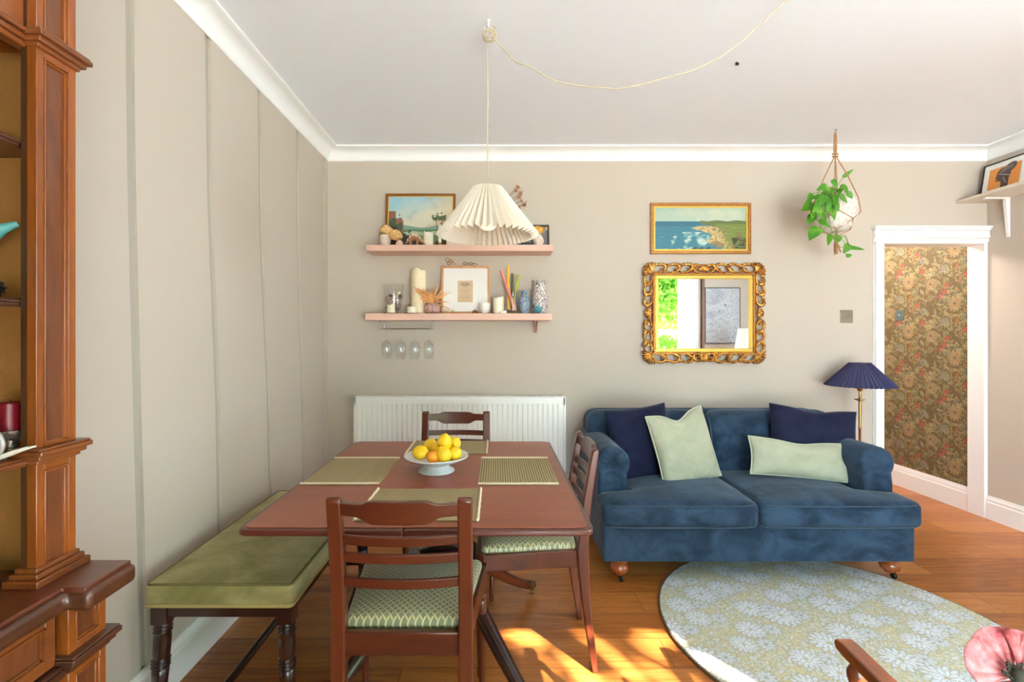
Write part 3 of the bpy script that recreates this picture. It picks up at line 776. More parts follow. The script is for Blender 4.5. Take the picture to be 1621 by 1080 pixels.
m = MB(); m.lathe([(0, 0), (0.0165, 0), (0.0175, 0.02), (0.0165, 0.055), (0.014, 0.058), (0, 0.055)], (-0.991, 0.99, 1.110), 28); m.build('wax', plain('dark red wax', (112, 12, 28), 0.35), cn)
m = MB(); m.tube([(-0.991, 0.99, 1.163), (-0.990, 0.99, 1.174)], 0.0012, 6); m.build('wick', M_black, cn)
rg_ = thing('beaded_ring', 'white beaded ring ornament on the lowest cabinet shelf', 'ornament', (-0.972, 0.94, 1.056))
m = MB(); C0 = Vector((-0.985, 0.935, 1.092)); m.tube([C0 + Vector((0.030 * math.cos(a), 0.004 * math.cos(a), 0.030 * math.sin(a))) for a in arc(35, 0, 350)], 0.0055, 8, True); m.build('ring', plain('silver grey', (176, 170, 162), 0.4, 0.3), rg_)
m = MB()
for a in arc(29, 0, 348):
    for dr in (0.033, 0.027): m.ball(C0 + Vector((dr * math.cos(a), -0.006, dr * math.sin(a))), 0.0028, 6)
m.build('beads', plain('pearl', (232, 222, 204), 0.3), rg_)
m = MB(); m.tube([(-0.985, 0.925, 1.060), (-0.962, 0.935, 1.066), (-0.94, 0.942, 1.075), (-0.918, 0.95, 1.083), (-0.905, 0.955, 1.086)], [0.003, 0.007, 0.0085, 0.006, 0.003], 8, flat=0.6)
tag(m.build('coral_branch', plain('white coral', (226, 220, 208), 0.8, bump=1, bscale=300)), 'white rough coral branch lying across the lowest cabinet shelf edge', 'ornament')
m = MB(); m.prism([(-1.16, 0.803), (-0.985, 0.803), (-0.992, 0.818), (-1.16, 0.897)], 'Y', 0.93, 0.972)
tag(m.build('leather_folder', plain('brown leather', (120, 66, 50), 0.5, bump=0.3, bscale=90), bevel=0.004), 'brown leather folder standing on the cabinet worktop behind the pilaster', 'folder')

# ------------------------------------------------------------------ radiator
rad = thing('radiator', 'long white ribbed panel radiator under the pink shelves', 'radiator', (-0.257, 3.43, 0.29))
RX0, RX1, RZ0, RZ1, RY = -0.996, 0.482, 0.29, 0.885, 3.375
m = MB(); poly = [(RX0 + 0.012, RY + 0.02)]
nrib = 41; pw = (RX1 - RX0 - 0.05) / nrib; x = RX0 + 0.025
poly.append((RX0 + 0.012, RY + 0.006))
for k in range(nrib):
    poly += [(x + pw * 0.06, RY + 0.006), (x + pw * 0.20, RY - 0.005), (x + pw * 0.86, RY - 0.005), (x + pw * 0.97, RY + 0.006)]; x += pw
poly += [(RX1 - 0.012, RY + 0.006), (RX1 - 0.012, RY + 0.02)]
m.prism(poly, 'Z', RZ0 + 0.04, RZ1 - 0.045); m.build('ribbed_panel', M_white, rad, deg=20)
m = MB(); m.box((RX0 + 0.006, RY - 0.001, RZ1 - 0.055), (RX1 - 0.006, RY + 0.02, RZ1 - 0.003)); m.box((RX0 + 0.006, RY - 0.001, RZ0), (RX1 - 0.006, RY + 0.02, RZ0 + 0.045)); m.box((RX0 + 0.006, RY - 0.001, RZ0), (RX0 + 0.02, RY + 0.02, RZ1 - 0.003)); m.box((RX1 - 0.02, RY - 0.001, RZ0), (RX1 - 0.006, RY + 0.02, RZ1 - 0.003)); m.box((RX0 + 0.02, 3.46, RZ0 + 0.02), (RX1 - 0.02, 3.475, RZ1 - 0.02)); m.build('frame', M_white, rad, bevel=0.003)
for x in (RX0, RX1 - 0.008): m = MB(); m.box((x, RY + 0.004, RZ0 + 0.01), (x + 0.008, 3.485, RZ1)); m.build('side_cover', M_white, rad, bevel=0.002)
m = MB(); 
for y in (RY + 0.022, RY + 0.095): m.box((RX0 + 0.008, y, RZ1 - 0.006), (RX1 - 0.008, y + 0.006, RZ1 + 0.001))
n = 92
for k in range(n):
    x = RX0 + 0.012 + (RX1 - RX0 - 0.024) * k / (n - 1); m.box((x - 0.0035, RY + 0.026, RZ1 - 0.006), (x + 0.0035, RY + 0.097, RZ1))
m.build('top_grille', M_white, rad)
m = MB(); m.tube([(0.50, 3.43, 0.0), (0.50, 3.43, 0.33), (0.47, 3.43, 0.33)], 0.008); m.build('pipe', M_white, rad)
m = MB(); m.tube([(-1.015, 3.43, 0.0), (-1.015, 3.43, 0.33), (-0.98, 3.43, 0.33)], 0.008); m.build('pipe', M_white, rad)

# ------------------------------------------------------------------ wall shelves
us = thing('wall_shelf', 'upper pink floating wall shelf behind the pleated pendant', 'shelf', (-0.25, 3.4, 1.885))
m = MB(); m.box((-0.885, 3.30, 1.885), (0.386, 3.499, 1.928)); m.build('board', M_pink, us, bevel=0.002)
ls = thing('wall_shelf', 'lower pink floating wall shelf holding the framed print and wine glass rack', 'shelf', (-0.25, 3.4, 1.415))
m = MB(); m.box((-0.892, 3.30, 1.415), (0.378, 3.499, 1.462)); m.build('board', M_pink, ls, bevel=0.002)
m = MB(); m.prism([(3.499, 1.33), (3.492, 1.33), (3.40, 1.405), (3.34, 1.408), (3.34, 1.415), (3.499, 1.415)], 'X', 0.285, 0.292); m.prism([(3.499, 1.33), (3.492, 1.33), (3.40, 1.405), (3.34, 1.408), (3.34, 1.415), (3.499, 1.415)], 'X', 0.268, 0.275); m.build('bracket', M_pink, ls)
ZU, ZL = 1.928, 1.462

def framed(name, label, x0, x1, z0, z1, yb, yt, fw, fmat, cv, inset=0.008, th=0.018, inner=None):
    """picture leaning (yb at the foot, yt at the head) or hanging; canvas covers the opening"""
    t = thing(name, label, 'picture', ((x0 + x1) / 2, yb, z0))
    ang = math.atan2(yt - yb, z1 - z0)
    M = Matrix.Translation((x0, yb, z0)) @ Matrix.Rotation(-ang, 4, 'X')
    W, H = x1 - x0, (z1 - z0) / math.cos(ang)
    m = MB()
    m.box((0, -th, 0), (W, 0, fw), M); m.box((0, -th, H - fw), (W, 0, H), M); m.box((0, -th, fw), (fw, 0, H - fw), M); m.box((W - fw, -th, fw), (W, 0, H - fw), M)
    fr = m.build('frame', fmat, t, bevel=0.003)
    if inner:
        m = MB(); a = fw; b = inner[0]
        m.box((a, -th * 0.7, a), (W - a, 0, a + b), M); m.box((a, -th * 0.7, H - a - b), (W - a, 0, H - a), M); m.box((a, -th * 0.7, a + b), (a + b, 0, H - a - b), M); m.box((W - a - b, -th * 0.7, a + b), (W - a, 0, H - a - b), M)
        m.build('slip', inner[1], t, bevel=0.001)
    sx, sz = (W - 2 * fw) / cv.w, (H - 2 * fw) / cv.h
    Mn = np.array(M)
    def fn(x, y):
        X = fw + x * sx; Z = fw + y * sz; Yv = np.full_like(X, -th * 0.45)
        return [Mn[i][0] * X + Mn[i][1] * Yv + Mn[i][2] * Z + Mn[i][3] for i in range(3)]
    cv.mesh('canvas', M_paint, fn, t)
    m = MB(); m.box((fw, -th * 0.3, fw), (W - fw, -0.0005, H - fw), M); m.build('backing', M_darkwood, t)
    return t
# river landscape painting (invented composition: cliff, water, tree, cloudy sky)
cv = Canvas(1.0, 0.72, 220, 158, (214, 208, 186))
fx = cv.X / cv.w; fy = cv.Y / cv.h; nz = cv.fbm(9, 2, 5); nz2 = cv.fbm(30, 5, 3)
sky = np.clip((fy - 0.45) * 2.4 - fx * 1.1 + 0.35 + nz * 0.35, 0, 1); cv.mask(sky, (140, 190, 212), 0.85)
cv.mask(np.clip(nz * 1.4 + 0.2 - np.abs(fx - 0.55) * 1.5, 0, 1), (196, 168, 150), 0.8)
cv.mask(np.clip((fx - 0.55) * 1.6 + nz * 0.4, 0, 1) * (fy > 0.35), (206, 172, 128), 0.7)
cv.mask(fy < 0.40 + 0.03 * np.sin(fx * 9), (124, 156, 140)); cv.mask(fy < 0.33, (92, 128, 84)); cv.mask(fy < 0.29 + 0.01 * np.sin(fx * 20), (168, 190, 160))
cv.mask(fy < 0.22, (120, 140, 104))
cl = 0.80 - fx * 1.3 + 0.05 * np.sin(fx * 40) + nz2 * 0.05
cl = np.where(fx < 0.12, 0.70, cl); cv.mask((fy < cl) & (fx < 0.24), (142, 92, 72)); cv.mask((fy < cl - 0.14 + nz2 * 0.1) & (fx < 0.5), (60, 84, 62))
cv.mask(fy < 0.46 - fx * 0.75 + nz2 * 0.05, (56, 44, 42)); cv.mask((fy < (fx - 0.68) * 1.5 + nz2 * 0.04), (82, 70, 52)); cv.mask((fy < (fx - 0.78) * 1.5 + nz2 * 0.06), (58, 54, 38))
for k in range(60):
    cx = random.choice([0.74, 0.84]) + random.gauss(0, 0.028); cy = 0.56 * 0.72 + random.gauss(0, 0.026); cv.ell(cx, cy, 0.016, 0.011, 0, (70, 92, 58), 0.9, 0.4)
cv.stroke([(0.74, 0.38), (0.75, 0.27)], 0.004, (70, 52, 40)); cv.stroke([(0.84, 0.38), (0.82, 0.27)], 0.004, (70, 52, 40))
cv.mask(np.clip(nz2 * 0.5, 0, 1), (240, 226, 196), 0.15)
framed('framed_painting', 'thin gilt framed river landscape painting leaning on the upper pink shelf', -0.79, -0.292, ZU, 2.325, 3.455, 3.488, 0.016, plain('dark gilt frame', (150, 96, 48), 0.35, 0.5), cv, inner=(0.006, M_giltflat))
# coastal painting on the wall
cv = Canvas(1.0, 0.48, 300, 144, (168, 186, 168))
fx = cv.X / cv.w; fy = cv.Y / cv.h; nz = cv.fbm(11, 12, 5); nz2 = cv.fbm(34, 15, 3)
cv.mask(np.clip(nz * 0.9 + 0.35, 0, 1), (206, 200, 170), 0.8); cv.mask(np.clip((fy - 0.86) * 5, 0, 1), (110, 160, 160), 0.6)
cv.mask(fy < 0.66, (52, 116, 134)); cv.mask((fy < 0.655) & (fy > 0.55), (44, 96, 120), 0.7)
cv.mask((fy < 0.6) * np.clip(np.sin(fy * 90 + nz * 7) * 0.5 + nz, 0, 1), (120, 170, 168), 0.6)
cv.mask((fy < 0.42) * np.clip(nz2 * 1.4 + 0.2 - np.abs(fx - 0.42) * 2.2, 0, 1), (220, 226, 210), 0.8)
land = 0.70 - np.clip((0.62 - fx), 0, 1) * 0.9
cv.mask((fx > 0.50) & (fy < 0.675 + 0.01 * np.sin(fx * 30)) & (fy > 0.60 - (fx - 0.5) * 0.4), (92, 108, 62))
lx = 0.46 + (0.58 - fy) * 0.42 + 0.07 * np.sin(fy * 22) + nz2 * 0.04
cv.mask((fx > lx + 0.02) & (fy < 0.54), (194, 172, 116)); cv.mask((fx > lx) & (fy < 0.56) & (fx < 0.64 + 0.2 * (0.5 - fy)), (206, 182, 122), 0.6)
cv.mask((fx > 0.70 + (0.5 - fy) * 0.28 + nz2 * 0.06) & (fy < 0.60), (112, 130, 58)); cv.mask((fx > 0.84 + nz2 * 0.03) & (fy < 0.30), (52, 66, 40)); cv.mask((fx > 0.6) & (fy < 0.5) & (nz2 > 0.25), (120, 90, 58), 0.7)
for k in range(9): cv.ell(0.40 + k * 0.024, 0.012 + 0.01 * (k % 3), 0.015, 0.010, 0, (46, 44, 36))
cv.mask((fy < 0.56) & (fx > lx + 0.03) & (np.sin(fx * 60 + fy * 80 + nz2 * 6) > 0.55) & (fx < 0.82), (150, 112, 70), 0.7); cv.mask((fy < 0.56) & (fx > 0.72) & (np.sin(fy * 70 + nz * 8) > 0.4), (134, 150, 72), 0.5)
cv.stroke([(0.90, 0.045), (0.985, 0.045)], 0.003, (170, 160, 120), 0.6)
framed('framed_painting', 'wide gilt framed coastal seascape painting hanging above the carved mirror', 1.103, 1.822, 1.897, 2.262, 3.499, 3.499, 0.022, plain('bronze gilt', (168, 110, 56), 0.35, 0.6, var=(190, 134, 72), vscale=40), cv, th=0.024, inner=(0.012, M_giltflat))

# oak framed print on the lower shelf
cv = Canvas(0.34, 0.34, 136, 136, (234, 230, 226))
cv.rect(0.108, 0.062 + 0.012, 0.225, 0.24, (212, 184, 150))
rp = random.Random(5)
def words(y, x0, x1, h, dark, al):
    x = x0
    while x < x1:
        wd = rp.uniform(0.004, 0.012); cv.rect(x, y, min(x + wd, x1), y + h, dark, al); x += wd + 0.0035
words(0.214, 0.135, 0.196, 0.006, (84, 60, 46), 0.9); words(0.205, 0.118, 0.214, 0.003, (110, 84, 64), 0.8); words(0.231, 0.118, 0.216, 0.0026, (150, 122, 96), 0.6); words(0.197, 0.145, 0.186, 0.003, (110, 84, 64), 0.8)
y = 0.186
while y > 0.08:
    wd = rp.uniform(0.03, 0.048); words(y, 0.166 - wd, 0.166 + wd, 0.0026, (140, 108, 82), 0.6); y -= 0.0095
framed('framed_print', 'oak framed white mounted print with small brown printed sheet on the lower shelf', -0.393, -0.046, ZL, 1.808, 3.43, 3.485, 0.016, M_oakframe, cv)
# dark framed picture and pale frame on the upper shelf
cv = Canvas(0.2, 0.17, 50, 40, (112, 108, 106)); cv.stroke([(0.13, 0.09), (0.2, 0.155)], 0.0015, (190, 180, 160)); cv.ell(0.195, 0.155, 0.012, 0.012, 0, (214, 164, 70))
framed('framed_picture', 'small dark grey framed picture behind the yellow flowers on the upper shelf', 0.155, 0.375, ZU, 2.10, 3.455, 3.485, 0.012, plain('dark grey frame', (70, 66, 66), 0.4), cv)
cv = Canvas(0.36, 0.2, 60, 34, (226, 206, 190))
framed('framed_picture', 'pale wooden framed picture half hidden behind the pleated pendant shade', -0.352, 0.06, ZU, 2.13, 3.42, 3.45, 0.012, plain('pink oak frame', (222, 186, 160), 0.5), cv)

# ------------------------------------------------------------------ small things on the shelves
def candle(label, px, r, z0, h, Y=3.38, mat=None, melted=True, cat='candle', group=None, name='pillar_candle'):
    x = (px - 786) * Y / F
    t = thing(name, label, cat, (x, Y, z0), 0, group)
    m = MB()
    prof = [(0, 0), (r, 0), (r * 1.01, h * 0.5), (r, h * 0.97), (r * 0.93, h), (r * 0.8, h * 0.97), (0, h * 0.93)]
    rr = random.Random(px)
    ph = [rr.uniform(0, 6) for _ in range(3)]
    b = MB(); b.lathe(prof, (x, Y, z0), 26)
    if melted:
        for v in b.bm.verts:
            if v.co.z > z0 + h * 0.95:
                a = math.atan2(v.co.y - Y, v.co.x - x); v.co.z += h * 0.0 + min(0.012, h * 0.08) * (math.sin(2 * a + ph[0]) * 0.6 + math.sin(5 * a + ph[1]) * 0.4)
    b.build('wax', mat or M_wax, t)
    m = MB(); m.tube([(x, Y, z0 + h * 0.92), (x + 0.001, Y, z0 + h * 0.92 + 0.008)], 0.0009, 6); m.build('wick', M_black, t)
    return t
def plate(label, px, r, z0, Y=3.36, mat=None):
    x = (px - 786) * Y / F
    m = MB(); m.lathe([(0, 0), (r * 0.8, 0), (r, 0.004), (r * 0.96, 0.0045), (r * 0.78, 0.002), (0, 0.002)], (x, Y, z0), 28)
    return tag(m.build('coaster', mat or plain('copper dish', (190, 128, 96), 0.4, 0.3)), label, 'dish')
candle('tall cream pillar candle behind the orange dried grasses on the lower shelf', 663, 0.0535, ZL, 0.31, 3.42, M_waxc)
plate('small round dish under the short candle before the shell vase', 619, 0.055, ZL, 3.345)
candle('short white candle in front of the glass vase of shells', 619, 0.027, ZL + 0.0025, 0.058, 3.345)
plate('small round dish under the squat candle before the tall cream candle', 652, 0.052, ZL, 3.345)
candle('squat white candle in front of the tall cream candle', 652, 0.032, ZL + 0.0025, 0.045, 3.345)
candle('ivory pillar candle between the white cup and the coloured tapers', 789, 0.037, ZL, 0.115, 3.39)
m = MB(); m.box((0.025, 3.33, ZL), (0.07, 3.35, ZL + 0.02)); tag(m.build('wax_block', M_wax, bevel=0.003), 'small ivory block at the foot of the ivory pillar candle', 'candle')
candle('white pillar candle on the upper shelf beside the toy dinosaur', 678, 0.034, ZU, 0.10, 3.38)
# taper candle in brass holder on the upper shelf
t = thing('candlestick', 'small brass candlestick on the upper shelf at the pendant shade edge', 'candlestick', (-0.395, 3.38, ZU))
m = MB(); m.lathe([(0, 0), (0.03, 0), (0.028, 0.008), (0.012, 0.014), (0.014, 0.025), (0.012, 0.03), (0, 0.03)], (-0.395, 3.38, ZU), 20); m.build('base', M_brass, t)
m = MB(); m.lathe([(0, 0), (0.011, 0), (0.010, 0.12), (0, 0.121)], (-0.395, 3.38, ZU + 0.03), 14); tag(m.build('taper_candle', M_wax), 'slim white taper candle standing in the small brass candlestick', 'candle')

def blossoms(mb, c, rad, n, size, seed, squash=0.8):
    r = random.Random(seed)
    for k in range(n):
        a = r.uniform(0, 2 * PI); b = r.uniform(-0.4, 1.3)
        d = Vector((math.cos(a) * math.cos(b), math.sin(a) * math.cos(b), math.sin(b) * squash)) * rad * r.uniform(0.75, 1.0)
        p = Vector(c) + d; q = d.to_track_quat('Z', 'Y').to_matrix().to_4x4()
        for j in range(4):
            M = Matrix.Translation(p) @ q @ Matrix.Rotation(j * PI / 2 + r.uniform(0, 1), 4, 'Z') @ Matrix.Rotation(R(35), 4, 'Y')
            s_ = size * r.uniform(0.8, 1.2)
            vs = [mb.bm.verts.new(M @ Vector(v)) for v in ((0, 0, 0), (s_ * 0.6, -s_ * 0.45, 0), (s_, 0, s_ * 0.15), (s_ * 0.6, s_ * 0.45, 0))]
            mb._f(vs)
M_dry = plain('dried petals', (206, 150, 82), 0.85, var=(244, 210, 150), vscale=70)
M_yel = plain('yellow petals', (224, 158, 50), 0.8, var=(238, 184, 84), vscale=60)
M_prampas = plain('orange dried grass', (226, 158, 96), 0.9, var=(240, 186, 128), vscale=50)
t = thing('flower_pot', 'small white pot of dried yellow hydrangea leaning at the left of the upper shelf', 'flowers', (-0.77, 3.37, ZU))
m = MB(); m.lathe([(0, 0), (0.026, 0), (0.036, 0.03), (0.038, 0.06), (0.034, 0.078), (0.030, 0.078), (0.034, 0.06), (0.02, 0.01), (0, 0.01)], (-0.77, 3.37, ZU), 24); m.build('pot', plain('speckled white', (226, 212, 196), 0.5, var=(206, 180, 158), vscale=80), t)
m = MB(); blossoms(m, (-0.765, 3.37, ZU + 0.110), 0.052, 90, 0.027, 1); blossoms(m, (-0.70, 3.365, ZU + 0.075), 0.054, 90, 0.027, 2); m.ball((-0.755, 3.37, ZU + 0.10), 0.03); m.ball((-0.70, 3.368, ZU + 0.07), 0.028); m.build('dried_flowers', M_dry, t, smooth=False)
# toy stegosaurus
t = thing('toy_dinosaur', 'small wooden stegosaurus figure with pale back plates on the upper shelf', 'toy', (-0.60, 3.355, ZU))
x0 = (656 - 786) * 3.355 / F
m = MB(); pts = [(-0.062, 0.018), (-0.05, 0.028), (-0.03, 0.042), (-0.005, 0.056), (0.02, 0.05), (0.045, 0.032), (0.07, 0.016), (0.09, 0.006)]
m.tube([(x0 + a, 3.355, ZU + b) for a, b in pts], [0.006, 0.010, 0.017, 0.023, 0.019, 0.011, 0.006, 0.002], 12, flat=0.7)
for lx, ly in ((-0.028, 0.012), (-0.028, -0.012), (0.018, 0.012), (0.018, -0.012)): m.tube([(x0 + lx, 3.355 + ly, ZU + 0.04), (x0 + lx + 0.003, 3.355 + ly, ZU + 0.02), (x0 + lx, 3.355 + ly, ZU)], [0.008, 0.006, 0.006], 8)
m.build('body', plain('toy brown', (170, 120, 86), 0.6), t)
m = MB()
for i, (a, b) in enumerate(((-0.045, 0.040), (-0.028, 0.060), (-0.008, 0.077), (0.014, 0.073), (0.034, 0.054), (0.052, 0.034))):
    h = 0.013 + 0.009 * math.sin(PI * (i + 0.5) / 6); m.prism([(x0 + a - h * 0.6, ZU + b), (x0 + a, ZU + b + h), (x0 + a + h * 0.6, ZU + b), (x0 + a, ZU + b - h * 0.7)], 'Y', 3.353, 3.357)
m.build('back_plates', plain('toy plates', (232, 190, 160), 0.6), t)
m = MB(); m.lathe([(0, 0), (0.022, 0), (0.026, 0.012), (0.018, 0.03), (0.008, 0.036), (0, 0.036)], (-0.665, 3.33, ZU), 9); tag(m.build('shell', plain('pink shell', (226, 190, 170), 0.5)), 'small pink shell beside the toy dinosaur', 'shell')
# white face vase with yellow flowers
t = thing('flower_vase', 'small white vase of dried yellow flowers at the right end of the upper shelf', 'flowers', (0.29, 3.36, ZU))
m = MB(); m.lathe([(0, 0), (0.02, 0), (0.034, 0.02), (0.037, 0.04), (0.03, 0.06), (0.021, 0.07), (0.023, 0.078), (0.018, 0.078), (0.018, 0.06), (0, 0.05)], (0.29, 3.36, ZU), 24); m.build('vase', plain('patterned white', (232, 222, 214), 0.5, var=(206, 176, 160), vscale=70), t)
m = MB(); blossoms(m, (0.288, 3.36, ZU + 0.112), 0.04, 80, 0.018, 3); m.ball((0.288, 3.36, ZU + 0.11), 0.026); m.build('dried_flowers', M_yel, t, smooth=False)
m = MB(); m.box((0.17, 3.33, ZU), (0.25, 3.37, ZU + 0.022)); tag(m.build('trinket_box', M_black, bevel=0.003), 'small black box under the right edge of the pleated pendant', 'box')
# dried seed heads in a dark vase hidden by the pendant
t = thing('seed_head_vase', 'dark vase of dried brown seed heads rising behind the pendant shade', 'flowers', (-0.03, 3.36, ZU))
m = MB(); m.lathe([(0, 0), (0.036, 0), (0.042, 0.06), (0.04, 0.12), (0.016, 0.16), (0.018, 0.19), (0.012, 0.19), (0, 0.15)], (-0.03, 3.36, ZU), 24); m.build('vase', plain('dark glass', (60, 44, 36), 0.2), t)
m = MB(); hd = MB(); foot = Vector((-0.03, 3.36, ZU + 0.17))
for (px, py, r_, sp) in ((820, 296, 0.012, 0), (817, 302, 0.011, 0), (824, 306, 0.014, 1), (822, 312, 0.011, 1), (830, 324, 0.014, 2), (826, 318, 0.009, 1), (803, 309, 0.012, 1), (812, 322, 0.008, 1), (822, 328, 0.009, 2)):
    p = at(px, py, 3.37); md = (foot + p) / 2 + Vector((-0.02, 0, 0.02)); m.tube([foot, md, p], 0.0016, 5)
    hd.tube([foot.lerp(p, 0.97), p], 0.003, 5); hd.ball(p, r_, 8)
    rr = random.Random(px)
    for k in range(10):
        d = Vector((rr.uniform(-1, 1), rr.uniform(-0.6, 0.6), rr.uniform(-1, 1))).normalized() * r_ * 2.2; hd.tube([p, p + d], [0.0014, 0.0006], 4)
m.build('stems', plain('dry stem', (120, 80, 50), 0.9), t); hd.build('seed_heads', plain('dry seed heads', (140, 92, 58), 0.9, var=(190, 140, 96), vscale=80), t)
# glass vase of shells
gx, gY = (623 - 786) * 3.40 / F, 3.40
t = thing('glass_vase', 'flared clear glass vase filled with shells at the left of the lower shelf', 'vase', (gx, gY, ZL))
m = MB(); m.lathe([(0, 0), (0.05, 0), (0.052, 0.01), (0.062, 0.1), (0.072, 0.19), (0.078, 0.205), (0.075, 0.205), (0.069, 0.19), (0.058, 0.1), (0.048, 0.012), (0, 0.012)], (gx, gY, ZL), 32); m.build('glass', M_glass, t, keep=False)
M_shellA = [plain('shell a', (222, 208, 188), 0.5), plain('shell b', (170, 140, 118), 0.5), plain('shell c', (96, 74, 62), 0.5), plain('shell d', (206, 176, 160), 0.5)]
rr = random.Random(8); spots = []
for k in range(26):
    h = rr.uniform(0.022, 0.155); rad_ = (0.040 + h * 0.09) * math.sqrt(rr.uniform(0.1, 1)); a = rr.uniform(0, 2 * PI)
    p = (gx + rad_ * math.cos(a), gY + rad_ * math.sin(a), ZL + h)
    m = MB(); Mr = Euler((rr.uniform(0, 6), rr.uniform(0, 6), rr.uniform(0, 6))).to_matrix()
    s_ = rr.uniform(0.014, 0.020); m.ball(p, (s_, s_ * 0.75, s_ * 0.5), 8, Mr, bumpy=0.12)
    o = m.build('shell', rr.choice(M_shellA)); tag(o, 'one of the mixed small shells filling the clear glass vase', 'shell', 'shells in the glass vase')
# pampas and dried flowers in a round patterned pot
t = thing('dried_flower_pot', 'round painted pot of orange dried grasses in front of the oak frame', 'flowers', (-0.445, 3.36, ZL))
pc = (-0.445, 3.36)
cvp = plain('painted pot', (224, 172, 146), 0.45, var=(120, 90, 120), vscale=55)
m = MB(); m.lathe([(0, 0), (0.034, 0), (0.05, 0.012), (0.056, 0.035), (0.048, 0.06), (0.036, 0.07), (0.032, 0.07), (0.042, 0.05), (0, 0.02)], (*pc, ZL), 28); m.build('pot', cvp, t)
m = MB(); rr = random.Random(12)
def plume(mb, p0, p1, wd, n=9):
    p0 = Vector(p0); p1 = Vector(p1); mid = (p0 + p1) / 2 + Vector((0, 0, 0.012))
    mb.tube([p0, mid, p1], [0.0015, 0.003, 0.001], 5)
    ax = (p1 - mid); 
    mb.tube([mid + ax * t_ for t_ in (-0.35, 0, 0.35, 0.7, 1.0)], [0.001, wd * 0.5, wd * 0.6, wd * 0.4, 0.001], 6)
    for k in range(n):
        q = mid + ax * rr.uniform(-0.2, 0.95); d = (ax.normalized() + Vector((rr.uniform(-1, 1), rr.uniform(-1, 1), rr.uniform(-1, 1))) * 0.6).normalized() * wd * 1.8
        mb.tube([q, q + d], [0.0016, 0.0003], 3)
top = Vector((pc[0], pc[1], ZL + 0.06))
for px, py in ((657, 455), (658, 461), (662, 466), (668, 472), (664, 458), (670, 460), (675, 462), (680, 463), (684, 466), (690, 458), (692, 468), (697, 464), (693, 452), (672, 469), (686, 472), (678, 470), (700, 470), (660, 472), (667, 478), (694, 476)):
    plume(m, top, at(px, py, 3.34 + rr.uniform(-0.02, 0.05)), 0.013, 26)
for px, py in ((708, 461), (715, 462), (711, 478), (703, 455), (714, 490)): plume(m, top, at(px, py, 3.34), 0.007, 8)
m.build('dried_grass', M_prampas, t, smooth=False)
# shells by the oak frame
m = MB()
for k, (px, r_) in enumerate(((706, 0.012), (712, 0.016), (717, 0.010))): m.ball(at(px, 492, 3.36) * 1.0, (r_, 0.012, r_ * 0.75), 10, bumpy=0.1)
tag(m.build('shell', M_shellA[0]), 'white spiky shell lying at the foot of the oak framed print', 'shell')
p = at(752, 488.5, 3.40); m = MB(); m.lathe([(0, 0), (0.018, 0), (0.02, 0.012), (0.014, 0.024), (0, 0.03)], (p.x, 3.40, ZL), 14); tag(m.build('shell', plain('brown shell', (150, 84, 64), 0.4)), 'brown domed shell beside the small white cup', 'shell')
# trinkets balanced on top of the oak frame
m = MB(); 
for k, (px, py) in enumerate(((709, 412), (714, 414), (711, 417))): c0 = at(px, py, 3.475); m.tube([c0 + Vector((0.014 * math.cos(a), 0.003 * math.sin(2 * a), 0.014 * math.sin(a))) for a in arc(15, 0, 338)], 0.0022, 6, True)
c0 = at(720, 416, 3.475); m.tube([c0 + Vector((-0.03, 0, 0.01)), c0, c0 + Vector((0.005, 0, -0.012))], 0.002, 6)
tag(m.build('twine_loop', plain('brown twine', (168, 112, 74), 0.8)), 'loops of brown twine on the top edge of the oak frame', 'twine')
m = MB(); c0 = at(745, 417.5, 3.472)
for dx in (-0.038, 0.0): m.tube([c0 + Vector((dx + 0.016 * math.cos(a), 0, 0.008 * math.sin(a))) for a in arc(15, 0, 338)], 0.002, 6, True)
m.tube([c0 + Vector((0.01, 0, 0.004)), c0 + Vector((0.05, 0, -0.004))], 0.002, 6)
tag(m.build('spectacles', M_black), 'thin black spectacles resting on top of the oak frame', 'spectacles')
# ribbed cup
p = at(767, 496, 3.36)
m = MB(); m.lathe([(0, 0), (0.016, 0), (0.018, 0.003), (0.03, 0.016), (0.038, 0.036), (0.040, 0.072), (0.037, 0.072), (0.034, 0.036), (0.02, 0.012), (0, 0.01)], (p.x, 3.36, ZL), 32, wob=lambda k, s_, z: 1 + (0.02 if k % 2 else -0.02)); tag(m.build('ribbed_cup', M_cer), 'small white ribbed cup in front of the oak frame', 'cup')
# tapers in glass vase
tx = (811 - 786) * 3.39 / F
t = thing('glass_vase', 'clear glass jar holding coloured taper candles on the lower shelf', 'vase', (tx, 3.39, ZL))
m = MB(); m.lathe([(0, 0), (0.03, 0), (0.045, 0.02), (0.05, 0.07), (0.038, 0.12), (0.046, 0.155), (0.044, 0.155), (0.035, 0.12), (0.047, 0.07), (0.042, 0.022), (0, 0.008)], (tx, 3.39, ZL), 28); m.build('glass', M_glass, t)
for (a, b, col, lab) in (((793, 428), (815.5, 491), (238, 138, 120), 'salmon pink taper candle leaning left in the glass jar'), ((804, 420), (805.5, 490), (240, 184, 50), 'tall mustard yellow taper candle in the glass jar'), ((811, 433), (812, 488), (92, 96, 60), 'dark olive taper candle upright in the glass jar'), ((822, 434), (811.5, 490), (176, 178, 60), 'lime green taper candle leaning right in the glass jar')):
    yq = {793: 3.368, 804: 3.402, 811: 3.425, 822: 3.40}[a[0]]; pa_, pb_ = at(*a, yq), at(*b, min(yq, 3.412)); m = MB(); m.tube([pa_, pa_ * 0.5 + pb_ * 0.5, pb_], [0.0085, 0.0105, 0.0115], 12); tag(m.build('taper_candle', plain('wax ' + lab[:6], col, 0.45)), lab, 'candle', None)
